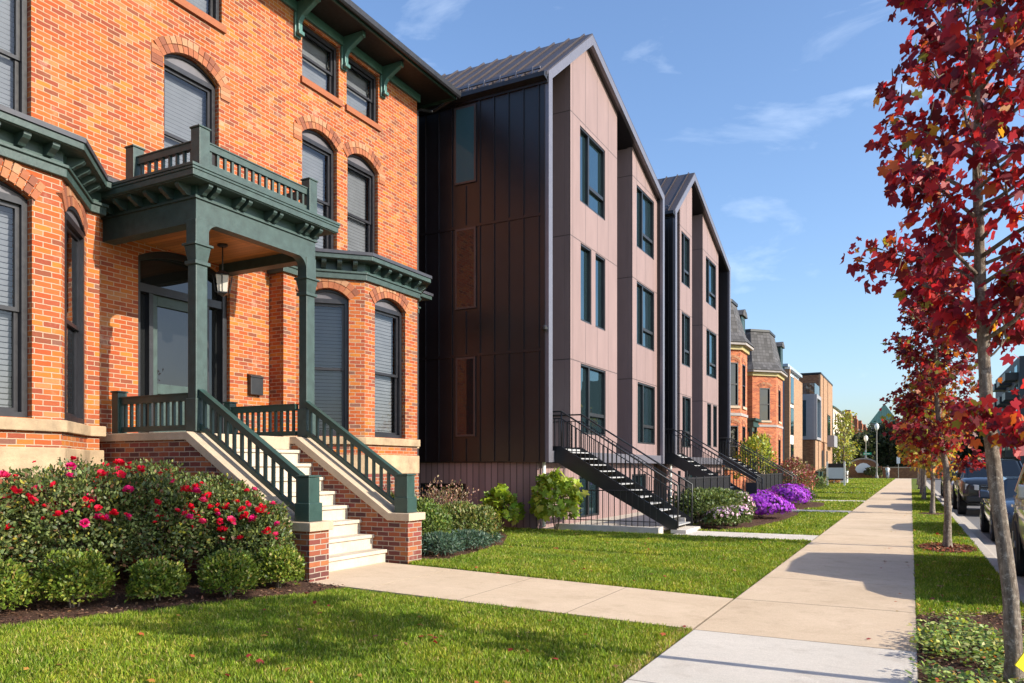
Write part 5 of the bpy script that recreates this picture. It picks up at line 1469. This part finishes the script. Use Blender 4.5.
GRP = 'young autumn maples along the kerb'
tree('autumn_tree', 'nearest autumn maple with deep red leaves and a yellow tag on its grey trunk', .64, 6.35,
     [(0, 0, -.05), (.0, 0, .25), (-.02, 0, .7), (-.10, .01, 1.4), (-.165, .02, 2.1), (-.20, .02, 2.9), (-.22, .04, 3.8), (-.19, .04, 4.8), (-.22, .05, 5.8), (-.2, .05, 6.5)],
     .057, .011, [(2.5, .25), (2.9, .6), (3.4, .9), (4.0, 1.02), (4.8, .85), (5.6, .6), (6.4, .3)], 44, 5200, .092, RED, 5, GRP,
     low=[(1.84, -95, .40, 8), (1.80, -62, .42, 6), (1.95, 25, .7, 25)],
     off=[(2.5, -48, 1.6, 18), (2.7, -62, 1.7, 18), (2.9, -40, 1.7, 20), (3.1, -58, 1.8, 20), (3.4, -46, 1.8, 20), (3.6, -64, 1.7, 20), (3.9, -52, 1.7, 22), (4.3, -60, 1.6, 24)],  # out-of-frame branches added to widen the crown's shadow on the lawn
     spread=.07, droop=.8)
RED2 = [(0.29, 0.018, 0.031), (0.194, 0.015, 0.029), (0.387, 0.026, 0.035), (0.097, 0.014, 0.024), (0.37, 0.106, 0.026, 0.42), (0.405, 0.229, 0.044, 0.27), (0.246, 0.246, 0.044, 0.36), (0.176, 0.031, 0.044)]
tree('autumn_tree', 'second autumn maple along the kerb, red on top and orange-green below', .63, 17.15,
     [(0, 0, -.05), (.01, 0, .8), (-.02, 0, 1.6), (-.12, .03, 2.2), (-.18, 0, 2.9), (-.2, 0, 3.8), (-.24, .02, 4.8), (-.25, 0, 6.1)],
     .075, .01, [(1.7, .4), (2.1, .7), (2.8, .88), (3.6, .88), (4.4, .74), (5.2, .55), (6.1, .2)], 46, 3900, .115, RED2, 8, GRP, spread=.12,
     low=[(1.9, 20, .9, 40), (1.75, 160, .7, 35)])
YEL = [(.44, .28, .04), (.42, .14, .03), (.30, .3, .05), (.34, .06, .03), (.5, .34, .06), (.2, .2, .04)]
tree('autumn_tree', 'third autumn maple along the kerb, with thin orange and yellow-green leaves', .64, 29.4, [(0, 0, -.05), (.02, 0, 1.0), (0, 0, 2.2), (-.05, 0, 3.4), (0, 0, 5.2)], .08, .012,
     [(1.4, .6), (2.2, 1.15), (3.2, 1.2), (4.2, .8), (5.2, .25)], 30, 1900, .16, YEL, 12, GRP, spread=.16)
for i, (yy, lab) in enumerate(((41.8, 'fourth autumn maple along the kerb, partly hidden by the third'), (50.5, 'fifth autumn maple along the kerb, small in the distance'), (62.5, 'sixth autumn maple along the kerb, small in the distance'), (78, 'farthest autumn maple along the kerb, near the street corner'))):
    tree('autumn_tree', lab, .55, yy, [(0, 0, -.05), (.02, 0, 1.0), (0, 0, 2.4), (-.05, 0, 3.6), (0, 0, 5.4)], .10, .02,
         [(1.8, .5), (2.4, 1.05), (3.4, 1.15), (4.4, .8), (5.4, .25)], 20, 900, .28, [YEL, RED2, YEL, RED2][i], 20+i, GRP, spread=.2, thick=2)
# yellow tag tied to the first trunk
tg = MB(); tg.prism([(.625, 6.12, .26), (.71, 6.20, .38), (.79, 6.27, .32), (.70, 6.19, .19)], (-.006, .008, 0))
tag(tg.build('trunk_tag', paint('yellow_plastic', (.85, .66, .01), .45, var=.05), origin=(.72, 6.2, .28)), 'bright yellow plastic tag at the foot of the nearest maple trunk', 'tag')

GRN = [(.10, .13, .03), (.07, .095, .025), (.14, .16, .04), (.05, .07, .02)]
DKG = [(.035, .052, .022), (.05, .068, .026), (.025, .038, .018), (.07, .08, .03)]
YGR = [(.34, .36, .05), (.26, .3, .05), (.42, .36, .06), (.16, .2, .04)]
tree('street_tree', 'yellow-green street tree standing before the cream row houses', -7.2, 100, [(0, 0, 0), (0, .1, 3), (0, 0, 6), (0, 0, 8.4)], .18, .03, [(2.2, 1.0), (4.0, 1.5), (5.5, 1.3), (7.3, .8), (8.4, .3)], 26, 1100, .34, YGR, 31, spread=.4, thick=2.5, tmpl=LEAF, mat=m_leaf)
tree('street_tree', 'olive street tree left of the white arched sign', -9.2, 118, [(0, 0, 0), (0, .1, 2), (0, 0, 4), (0, 0, 6)], .2, .03, [(1.6, 1.3), (3.4, 2.0), (4.8, 1.6), (6, .5)], 24, 1500, .4, GRN, 33, spread=.5, thick=3, tmpl=LEAF, mat=m_leaf)
far = [(-13.5, 130, 5.8, 3.2, GRN, 'broad green tree behind the brick screen wall, left of the lamps'), (-8.4, 138, 6.5, 3.6, DKG, 'dark tree behind the brick wall, between the two street lamps'),
       (-3.4, 142, 8.2, 4.6, DKG, 'tall dark evergreen behind the street lamp'), (2.6, 140, 8.6, 4.4, DKG, 'dark tree beyond the end of the sidewalk'), (8.5, 150, 9.5, 4.6, DKG, 'dark tree beyond the parked pickup'),
       (-15.5, 150, 8.5, 3.2, YGR, 'yellowish tree standing among the cream row houses'), (-6.6, 150, 7.4, 3.0, GRN, 'olive tree between the row houses and the evergreens'), (-20, 134, 6, 3.4, GRN, 'green tree far left behind the brick wall'), (-.5, 165, 10, 5, DKG, 'dark background tree behind the evergreen')]
for i, (x, y, h, r, pal, lab) in enumerate(far):
    tree('background_tree', lab, x, y, [(0, 0, 0), (0, .1, h*.3), (.2, 0, h*.6), (0, 0, h)], .3, .05, [(h*.08, r*.7), (h*.3, r), (h*.55, r*.95), (h*.8, r*.6), (h, r*.15)], 44, 5200, .62, pal, 50+i, spread=.55, thick=5, tmpl=LEAF, mat=m_leaf, group='trees at the end of the street', droop=.2)
# wooded horizon behind everything
n = 9000
X = RNG.uniform(-260, 330, n); Y = 330+RNG.normal(0, 16, n); Z = RNG.uniform(0, 1, n)
hh = np.array([6+5*mnoise.noise(Vector((x*.03, 0, 0)))+2.5*mnoise.noise(Vector((x*.12, 4, 0))) for x in X])
k = ~((X > -70) & (X < -20))
P = np.stack([X, Y, Z*np.maximum(hh, 2.5)], 1)[k]; m = len(P)
tag(leafmesh('distant_wood', LEAF, P, rdir(m), rdir(m), RNG.uniform(3, 6, m), pick(GRN, m), m_leaf), kind='stuff')

# ================================================================== VEHICLES
def carpaint(name, c, metal=.3):
    m, nt, bs = newmat(name)
    bs.inputs['Base Color'].default_value = (*c, 1); bs.inputs['Metallic'].default_value = metal; bs.inputs['Roughness'].default_value = .32
    bs.inputs['Coat Weight'].default_value = 1; bs.inputs['Coat Roughness'].default_value = .04
    return m
m_tyre = paint('tyre_rubber', (.018, .018, .019), .8); m_rim = paint('alloy_rim', (.35, .35, .36), .35, metal=.8)
m_carglass = glassmat('car_glass', (.75, .85, .9), False, (.012, .014, .016), ior=1.7)
m_lampglass = paint('headlamp_glass', (.55, .57, .6), .15, var=.1); m_taillamp = paint('tail_lamp_red', (.35, .01, .012), .25)
m_chrome = paint('chrome', (.6, .6, .62), .18, metal=1, var=.05); m_plastic = paint('black_plastic', (.02, .02, .021), .6)
def loft(mb, rings, capends=True):
    n = len(rings[0]); vs = [p for r in rings for p in r]; fs = []
    for i in range(len(rings)-1):
        for k in range(n): fs.append((i*n+k, i*n+(k+1) % n, (i+1)*n+(k+1) % n, (i+1)*n+k))
    if capends: fs += [tuple(range(n))[::-1], tuple(range((len(rings)-1)*n, len(rings)*n))]
    mb.add(vs, fs)
def vehicle(name, lab, loc, paintm, L, W, body, cabin, wheels, wr, grille=True, bed=None, group='vehicles parked along the kerb', cat='car'):
    """front at y=0 facing -Y; body stations (y, z0, shoulder, top, half width); cabin stations (y, z base, z top, half base, half top)"""
    V = thing(name, lab, cat, loc, group=group)
    rings = []
    for (y, z0, zs, zt, hw) in body:
        h = [(0, z0), (hw*.84, z0), (hw*.955, z0+.10), (hw, z0+(zs-z0)*.42), (hw*.985, zs-.10), (hw*.93, zs), (hw*.6, zt), (0, zt)]
        rings.append([(a, y, b) for a, b in h] + [(-a, y, b) for a, b in h[-2:0:-1]])
    mb = MB(); loft(mb, rings); b = mb.build('body', paintm, V, smooth=False, bevel=.035, seg=3)
    for p in b.data.polygons: p.use_smooth = True
    # cabin: glass body with painted roof and pillars
    rings = []
    for (y, zb, zt, hb, ht) in cabin:
        h = [(0, zb), (hb, zb), (ht, max(zb+.01, zt-.06)), (ht*.86, zt), (0, zt)]
        rings.append([(a, y, c) for a, c in h] + [(-a, y, c) for a, c in h[-2:0:-1]])
    mb = MB(); loft(mb, rings); mb.build('window_glass', m_carglass, V)
    inner = [c for c in cabin if c[2]-c[1] > .3]
    mb = MB(); rings = []
    for (y, zb, zt, hb, ht) in inner:
        h = [(ht+.012, zt-.09), (ht+.012, zt-.055), (ht*.87, zt+.012), (0, zt+.03)]
        h2 = [(0, zt-.02), (ht*.8, zt-.03)]
        rings.append([(a, y, c) for a, c in h] + [(-a, y, c) for a, c in h[-2::-1]] + [(-a, y, c) for a, c in h2[::-1]] + [(a, y, c) for a, c in h2[1:]])
    loft(mb, rings); mb.build('roof', paintm, V)
    for s in (-1, 1):
        for i, (ca, cb) in enumerate(((cabin[0], cabin[1]), (cabin[-2], cabin[-1]))):
            mb = MB(); mb.tube([(s*(ca[3] if i == 0 else ca[4]), ca[0], ca[1]+.01 if i == 0 else ca[2]-.06), (s*(cb[4] if i == 0 else cb[3]), cb[0], cb[2]-.06 if i == 0 else cb[1]+.01)], .045, 8); mb.build('pillar', paintm, V)
        for f in (.40, .70):
            y = cabin[1][0]+(cabin[-2][0]-cabin[1][0])*f if len(inner) > 1 else cabin[1][0]
            zb = cabin[1][1]; hb = cabin[1][3]; ht = cabin[1][4]; zt = cabin[1][2]
            mb = MB(); mb.tube([(s*(hb+.004), y, zb), (s*(ht+.004), y, zt-.06)], .04, 6); mb.build('pillar', paintm if f > .5 else m_plastic, V)
        y = cabin[0][0]+.45; mb = MB(); hw = body[2][4]
        mb.prism([(s*(hw*.93), y, cabin[0][1]+.06), (s*(hw+.22), y-.02, cabin[0][1]+.08), (s*(hw+.22), y-.02, cabin[0][1]+.28), (s*(hw+.02), y, cabin[0][1]+.26)], (0, .12, 0)); mb.build('side_mirror', paintm, V, bevel=.03)
        for y in wheels:
            x = s*(body[2][4]-.10)
            mb = MB(); mb.lathe((x-.13, y, wr), [(wr*.66, 0), (wr*.95, .0), (wr, .04), (wr, .22), (wr*.95, .26), (wr*.66, .26)], 28, 'x'); w = mb.build('wheel', m_tyre, V, smooth=False)
            mb = MB(); o = x+s*.10
            mb.lathe((o-.01, y, wr), [(wr*.64, 0), (wr*.64, .02)], 24, 'x')
            for k in range(5):
                t = k*2*math.pi/5+.3; c, q = math.cos(t), math.sin(t)
                mb.prism([(o, y+c*wr*.12-q*.035, wr+q*wr*.12+c*.035), (o, y+c*wr*.6-q*.05, wr+q*wr*.6+c*.05), (o, y+c*wr*.6+q*.05, wr+q*wr*.6-c*.05), (o, y+c*wr*.12+q*.035, wr+q*wr*.12-c*.035)], (s*.045, 0, 0))
            mb.build('rim', m_rim, w)
            mb = MB(); a = [(body[2][4]*1.0*s, y+math.cos(t)*(wr*1.16), wr+math.sin(t)*wr*1.16) for t in [math.pi*k/14-.25+(.5*k/14) for k in range(15)]]
            a2 = [(p[0], y+(p[1]-y)*1.10, wr+(p[2]-wr)*1.10) for p in a]
            for i in range(14): mb.prism([a[i], a[i+1], a2[i+1], a2[i]], (s*.012, 0, 0))
            mb.prism([(p[0], p[1], p[2]) for p in a], (s*.004, 0, 0))
            mb.build('wheel_arch', m_plastic, V)
    y0 = body[0][0]; zs = body[1][2]; hw = body[1][4]; z0 = body[1][1]
    for s in (-1, 1):
        mb = MB(); mb.prism([(s*hw*.55, y0-.03, zs-.30), (s*hw*.94, y0+.06, zs-.28), (s*hw*.94, y0+.06, zs-.08), (s*hw*.55, y0-.03, zs-.12)], (0, .2, 0)); mb.build('headlight', m_lampglass, V, bevel=.015)
        ye = body[-1][0]; he = body[-2][4]; ze = body[-2][2]
        mb = MB(); mb.box(min(s*he*.80, s*he*.975), max(s*he*.80, s*he*.975), ye-.16, ye+.012, ze-.45, ze-.08); mb.build('tail_light', m_taillamp, V, bevel=.015)
    if grille:
        mb = MB(); mb.box(-hw*.52, hw*.52, y0-.035, y0+.1, zs-.42, zs-.1); mb.build('grille', m_plastic, V, bevel=.02)
        mb = MB()
        for k in range(3): mb.box(-hw*.5, hw*.5, y0-.05, y0, zs-.37+k*.1, zs-.345+k*.1)
        mb.build('grille_bar', m_chrome, V)
    mb = MB(); mb.box(-hw*.92, hw*.92, y0-.06, y0+.25, z0+.06, z0+.26); mb.build('front_bumper', m_plastic if grille else paintm, V, bevel=.04)
    mb = MB(); mb.box(-.3, .3, y0-.075, y0-.061, z0+.10, z0+.24); mb.build('number_plate', m_white, V)
    mb = MB(); mb.box(-hw*.9, hw*.9, body[-1][0]-.25, body[-1][0]+.05, z0+.06, z0+.28); mb.build('rear_bumper', m_plastic, V, bevel=.04)
    for s in (-1, 1):
        for f in (.42, .66):
            y = cabin[1][0]+(cabin[-2][0]-cabin[1][0])*f+.15; mb = MB(); h = body[3][4]; mb.box(min(s*h*.985, s*(h+.03)), max(s*h*.985, s*(h+.03)), y, y+.2, body[3][2]-.2, body[3][2]-.16); mb.build('door_handle', paintm, V)
    if bed:
        mb = MB(); mb.box(-bed[2], bed[2], bed[0], bed[1], bed[3]-.02, bed[3]+.03); mb.build('bed_cover', m_plastic, V)
    return V
ZR_ = -.133
p_khaki = carpaint('khaki_car_paint', (.52, .48, .40), .15); p_navy = carpaint('navy_car_paint', (.03, .05, .09)); p_blk = carpaint('black_car_paint', (.012, .013, .015)); p_sil = carpaint('silver_car_paint', (.4, .41, .42), .6)
def bodyS(L, hw, z0, hood, belt):
    return [(0, z0+.12, hood-.22, hood-.2, hw*.80), (.14, z0, hood-.1, hood-.06, hw*.92), (.6, z0, hood, hood+.05, hw*.985), (L*.28, z0, belt-.03, belt+.02, hw), (L*.55, z0, belt, belt+.03, hw), (L*.82, z0, belt+.02, belt+.05, hw*.99), (L-.12, z0+.02, belt, belt+.03, hw*.93), (L, z0+.15, belt-.12, belt-.08, hw*.84)]
vehicle('suv', 'khaki beige suv parked nearest, at the right edge behind the first maple', (2.57, 10.35, ZR_), p_khaki, 5.3, 2.2, bodyS(5.3, 1.1, .34, 1.25, 1.32),
        [(1.35, 1.22, 1.25, .98, .95), (2.1, 1.3, 2.02, 1.0, .80), (3.4, 1.32, 2.07, 1.0, .80), (4.9, 1.33, 2.02, 1.0, .80), (5.24, 1.3, 1.34, .95, .92)], (1.05, 4.15), .44)
vehicle('hatchback', 'dark navy hatchback parked between the khaki suv and the black pickup', (2.70, 20.0, ZR_), p_navy, 4.7, 2.06, bodyS(4.7, 1.03, .26, .92, 1.0),
        [(1.1, .9, .93, .92, .88), (1.95, .98, 1.44, .93, .72), (2.9, 1.0, 1.48, .93, .72), (4.0, 1.01, 1.42, .92, .7), (4.6, .98, 1.02, .85, .8)], (.92, 3.75), .38)
vehicle('pickup_truck', 'black pickup truck with a broad grille parked beyond the navy hatchback', (2.68, 31.0, ZR_), p_blk, 6.3, 2.3, bodyS(6.3, 1.15, .45, 1.32, 1.36),
        [(1.6, 1.28, 1.31, 1.02, .98), (2.35, 1.34, 1.98, 1.03, .84), (3.3, 1.36, 2.02, 1.03, .84), (4.3, 1.36, 1.97, 1.03, .84), (4.55, 1.35, 1.38, 1.0, .97)], (1.15, 5.0), .47, bed=(4.6, 6.2, 1.0, 1.40), cat='pickup truck')
vehicle('sedan', 'silver sedan parked just beyond the black pickup', (2.6, 39.5, ZR_), p_sil, 5.2, 2.06, bodyS(5.2, 1.03, .26, .95, 1.02),
        [(1.3, .94, .97, .92, .88), (2.2, 1.0, 1.52, .93, .70), (3.0, 1.02, 1.55, .93, .70), (3.8, 1.03, 1.48, .92, .68), (4.6, 1.0, 1.04, .88, .82)], (1.0, 4.1), .38)
vehicle('suv', 'black suv parked farthest along the kerb', (2.7, 48.0, ZR_), p_blk, 5.3, 2.2, bodyS(5.3, 1.1, .34, 1.25, 1.32),
        [(1.35, 1.22, 1.25, .98, .95), (2.1, 1.3, 2.02, 1.0, .80), (3.4, 1.32, 2.07, 1.0, .80), (4.9, 1.33, 2.02, 1.0, .80), (5.24, 1.3, 1.34, .95, .92)], (1.05, 4.15), .44)

# ================================================================== SIGNS, LAMPS, PERSON
RS = thing('property_sign', 'white board sign on two white posts standing on the far lawn', 'sign', (-5.6, 69.5, 0), world=True)
for x in (-6.30, -4.95):
    mb = MB(); mb.box(x-.07, x+.07, 69.43, 69.57, -.05, 2.05); mb.build('post', m_white, RS)
mb = MB(); mb.box(-6.22, -5.03, 69.44, 69.52, .62, 1.55); mb.build('board', paint('pale_blue_board', (.55, .62, .7), .5, var=.05), RS)
mb = MB(); mb.box(-6.22, -5.03, 69.43, 69.53, .5, .615); mb.box(-6.22, -5.03, 69.43, 69.53, 1.555, 1.9); mb.build('board_frame', m_char, RS)
def street_lamp(x, y, h, lab):
    Lp = thing('street_lamp', lab, 'street lamp', (x, y, 0), group='post-top street lamps', world=True)
    mb = MB(); mb.lathe((x, y, 0), [(.24, -.05), (.24, .25), (.15, .45), (.10, .9), (.08, h*.5), (.065, h-1.2), (.10, h-1.15), (.10, h-1.0), (.06, h-.95)], 12); mb.build('pole', m_lamp, Lp, smooth=False)
    mb = MB(); mb.lathe((x, y, h-1.0), [(.12, 0), (.26, .28), (.31, .55), (.23, .85), (.08, .98)], 14); mb.build('lamp_globe', m_white, Lp, smooth=True)
    mb = MB(); mb.lathe((x, y, h-.06), [(.14, 0), (.1, .08), (.03, .12), (.03, .3)], 10); mb.build('finial', m_lamp, Lp)
m_lamp = paint('lamp_pole_paint', (.2, .19, .17), .55)
street_lamp(-4.3, 119, 7.8, 'taller grey street lamp with white globe at the street corner')
street_lamp(-6.3, 132, 6.6, 'farther street lamp with white globe behind the arched white sign')
SN = thing('street_name_sign', 'green street name sign on a dark pole behind the arched white sign', 'sign', (-5.9, 124.5, 0), world=True)
mb = MB(); mb.tube([(-6.0, 124.5, 0), (-6.0, 124.5, 4.1)], .09, 8); mb.build('pole', paint('blue_grey_pole', (.12, .17, .24), .5), SN)
mb = MB(); mb.box(-6.3, -5.2, 124.42, 124.47, 3.4, 3.75); pl_ = mb.build('sign_plate', paint('sign_green', (.0, .32, .18), .5, var=.04), SN)
mb = MB()
x = -6.2
for w in (.1, .12, .07, .12, .1, .08): mb.box(x, x+w, 124.405, 124.418, 3.51, 3.64); x += w+.04
mb.build('lettering', m_white, pl_)
MS = thing('monument_sign', 'white arched entrance sign set in a brick wall at the street corner', 'sign', (-6.3, 123, 0), world=True)
out = [(-8.6, 0), (-3.8, 0), (-3.8, 1.75)] + [(-6.2+2.0*math.cos(t), 1.75+1.15*math.sin(t)) for t in [math.pi*k/12 for k in range(13)]] + [(-8.6, 1.75)]
mb = MB(); mb.prism([(a, 123, b) for a, b in out], (0, .5, 0)); mb.build('brick_surround', m_brick_brown, MS)
ar = [(-6.2+2.05*math.cos(t), 1.75+1.2*math.sin(t)) for t in [math.pi*k/12 for k in range(13)]]; ar2 = [(-6.2+1.8*math.cos(t), 1.75+.98*math.sin(t)) for t in [math.pi*k/12 for k in range(13)]]
mb = MB()
for i in range(12): mb.prism([(p[0], 122.93, p[1]) for p in (ar[i], ar[i+1], ar2[i+1], ar2[i])], (0, .06, 0))
mb.build('arch_coping', m_greyst, MS)
sh = [(-7.3, 1.2), (-7.0, .75), (-5.4, .75), (-5.1, 1.2), (-5.2, 1.65), (-5.75, 2.1), (-6.2, 2.2), (-6.65, 2.1), (-7.2, 1.65)]
mb = MB(); mb.prism([(a, 122.9, b) for a, b in sh], (0, .09, 0)); mb.build('white_panel', paint('sign_white', (.72, .76, .82), .5, var=.03), MS)
BW = thing('screen_wall', 'long low brown brick wall with pale coping across the end of the street', 'wall', (-2, 124, 0), world=True)
for a, b in ((-24, -8.7), (-3.7, 9)):
    mb = MB(); mb.box(a, b, 124, 124.35, -.1, 1.45); mb.build('brick_wall', m_brick_brown, BW)
    mb = MB(); mb.box(a, b, 123.94, 124.41, 1.452, 1.62); mb.build('coping', m_lime, BW)
WS = thing('post_sign', 'small white notice sign on a thin post at the end of the sidewalk', 'sign', (-1.6, 121.4, 0), world=True)
mb = MB(); mb.tube([(-1.6, 121.4, 0), (-1.6, 121.4, 3.1)], .05, 8); mb.build('post', m_lamp, WS)
mb = MB(); mb.box(-1.82, -1.38, 121.31, 121.345, 2.1, 3.05); mb.build('sign_plate', m_white, WS)
shrub('red_shrub', 'small reddish bush behind the white board sign', 'shrub', -6.2, 78.5, .9, 1.2, 700, .16, [(.4, .09, .07), (.3, .07, .06), (.2, .15, .06)])
for (x, y, lab) in ((-9.2, 121.2, 'dark green bush at the left end of the arched sign'), (-4.9, 121.6, 'dark green bush in front of the arched sign'), (-8.0, 100, 'dark green bush at the brown brick corner')):
    shrub('leafy_shrub', lab, 'shrub', x, y, 1.2, 1.5, 900, .26, DKG)

def person(x, y, lab):
    Pn = thing('person', lab, 'person', (x, y, 0), world=False)
    J = {'pel': (0, 0, .93, .15, .11), 'bel': (0, 0, 1.08, .14, .10), 'che': (0, .0, 1.32, .17, .11), 'nec': (0, .01, 1.50, .055, .055), 'hea': (0, -.01, 1.60, .085, .095), 'top': (0, -.01, 1.73, .075, .085),
         'lsh': (.18, 0, 1.43, .058, .058), 'lel': (.23, .06, 1.17, .045, .045), 'lwr': (.22, -.05, .95, .032, .032), 'lha': (.215, -.08, .86, .04, .02),
         'rsh': (-.18, 0, 1.43, .058, .058), 'rel': (-.23, .03, 1.17, .045, .045), 'rwr': (-.22, .10, .96, .032, .032), 'rha': (-.215, .11, .87, .04, .02),
         'lhi': (.09, 0, .88, .095, .095), 'lkn': (.10, -.14, .50, .062, .062), 'lan': (.10, -.16, .09, .042, .042), 'lto': (.11, -.32, .04, .04, .035),
         'rhi': (-.09, 0, .88, .095, .095), 'rkn': (-.10, .06, .50, .062, .062), 'ran': (-.10, .26, .16, .042, .042), 'rto': (-.11, .16, .04, .04, .035)}
    E = [('pel', 'bel'), ('bel', 'che'), ('che', 'nec'), ('nec', 'hea'), ('hea', 'top'), ('che', 'lsh'), ('lsh', 'lel'), ('lel', 'lwr'), ('lwr', 'lha'), ('che', 'rsh'), ('rsh', 'rel'), ('rel', 'rwr'), ('rwr', 'rha'),
         ('pel', 'lhi'), ('lhi', 'lkn'), ('lkn', 'lan'), ('lan', 'lto'), ('pel', 'rhi'), ('rhi', 'rkn'), ('rkn', 'ran'), ('ran', 'rto')]
    k = list(J); me = bpy.data.meshes.new('body'); me.from_pydata([J[q][:3] for q in k], [(k.index(a), k.index(b)) for a, b in E], [])
    o = link_mesh('body', me, paint('skin', (.45, .28, .2), .6), Pn)
    o.modifiers.new('skin', 'SKIN'); 
    sv = me.skin_vertices[0].data
    for i, q in enumerate(k): sv[i].radius = J[q][3:]; sv[i].use_root = q == 'pel'
    s = o.modifiers.new('sub', 'SUBSURF'); s.levels = 2; s.render_levels = 2
    m_sh = paint('white_shirt', (.7, .7, .72), .8); m_tr = paint('grey_trousers', (.3, .31, .36), .85)
    mb = MB()
    def ring(z, a, b, cy=0): return [(a*math.cos(t), cy+b*math.sin(t), z) for t in [2*math.pi*i/14 for i in range(14)]]
    loft(mb, [ring(.86, .19, .15), ring(1.1, .175, .135), ring(1.32, .205, .14), ring(1.46, .17, .11), ring(1.52, .08, .08)])
    for s_ in (1, -1):
        q = 'l' if s_ > 0 else 'r'; mb.tube([J[q+'sh'][:3], J[q+'el'][:3]], [.085, .075], 10)
    mb.build('shirt', m_sh, Pn, smooth=True)
    mb = MB()
    for q in 'lr': mb.tube([J[q+'hi'][:3], J[q+'kn'][:3], J[q+'an'][:3]], [.13, .095, .08], 12)
    loft(mb, [ring(.78, .16, .13), ring(.95, .185, .145)])
    mb.build('trousers', m_tr, Pn, smooth=True)
    mb = MB()
    loft(mb, [ring(1.62, .09, .11, .005), ring(1.70, .10, .115, .005), ring(1.78, .075, .085), ring(1.80, .02, .02)])
    mb.build('hair', m_char, Pn, smooth=True)
    for q in 'lr':
        mb = MB(); a = Vector(J[q+'to'][:3]); b = Vector(J[q+'an'][:3]); mb.tube([b+Vector((0, .05, -.05)), a.lerp(b, .5)+Vector((0, 0, -.02)), a], [.05, .06, .045], 8); mb.build('shoe', m_plastic, Pn, smooth=True)
    Pn.location = (x, y, 0.005)
    return Pn
person(-2.75, 112, 'person in a white top and grey trousers walking at the far end of the sidewalk')

# ================================================================== SKY, SUN, CAMERA
w = bpy.data.worlds.new('World'); SC.world = w; w.use_nodes = True
nt = w.node_tree; bg = nt.nodes['Background']
EL = math.atan(.53); SX, SY = 1.0, .05
sky = nt.nodes.new('ShaderNodeTexSky'); sky.sky_type = 'NISHITA'; sky.sun_disc = False
sky.sun_elevation = EL; sky.sun_rotation = math.atan2(SX, SY)
sky.air_density = 1.1; sky.dust_density = 1.6; sky.ozone_density = 2.2
# thin high cloud wisps, part of the sky itself
tc = nt.nodes.new('ShaderNodeTexCoord'); mp = nt.nodes.new('ShaderNodeMapping'); mp.inputs['Scale'].default_value = (1.6, 1.6, 5.5); mp.inputs['Rotation'].default_value = (.15, .1, 1.9)
nt.links.new(tc.outputs['Generated'], mp.inputs[0])
nz = nt.nodes.new('ShaderNodeTexNoise'); nz.inputs['Scale'].default_value = 2.6; nz.inputs['Detail'].default_value = 9; nz.inputs['Roughness'].default_value = .58; nz.inputs['Distortion'].default_value = .5
nt.links.new(mp.outputs[0], nz.inputs['Vector'])
cr = ramp(nt, [(.56, (0, 0, 0)), (.84, (.42, .42, .42))]); nt.links.new(nz.outputs['Fac'], cr.inputs[0])
tint = mixc(nt, 1, sky.outputs[0], (1.12, 1.24, 1.42), 'MULTIPLY')
cm = mixc(nt, cr.outputs[0], tint, (7.5, 8.4, 9.6))
nt.links.new(cm, bg.inputs['Color']); bg.inputs['Strength'].default_value = .115
sd = bpy.data.lights.new('sun', 'SUN'); sd.energy = 5.0; sd.angle = R(.5); sd.color = (1, .915, .76)
so = bpy.data.objects.new('sun', sd); COL.objects.link(so)
dv = Vector((SX, SY, .53)).normalized(); so.rotation_euler = dv.to_track_quat('Z', 'Y').to_euler(); so.location = (30, 0, 30)

cam = bpy.data.cameras.new('camera'); co = bpy.data.objects.new('camera', cam); COL.objects.link(co)
cam.sensor_width = 36; cam.lens = 36*758/1024; cam.shift_y = (467-341.5)/1024; cam.clip_start = .05; cam.clip_end = 3000
co.location = (0, 0, 1.6); co.rotation_euler = (R(90), 0, math.atan(399/758))
SC.camera = co
SC.view_settings.view_transform = 'Standard'; SC.view_settings.look = 'None'; SC.view_settings.exposure = .68; SC.view_settings.gamma = 1
SC.view_settings.use_curve_mapping = False
SC.cycles.max_bounces = 8; SC.cycles.transparent_max_bounces = 12; SC.cycles.use_denoising = True
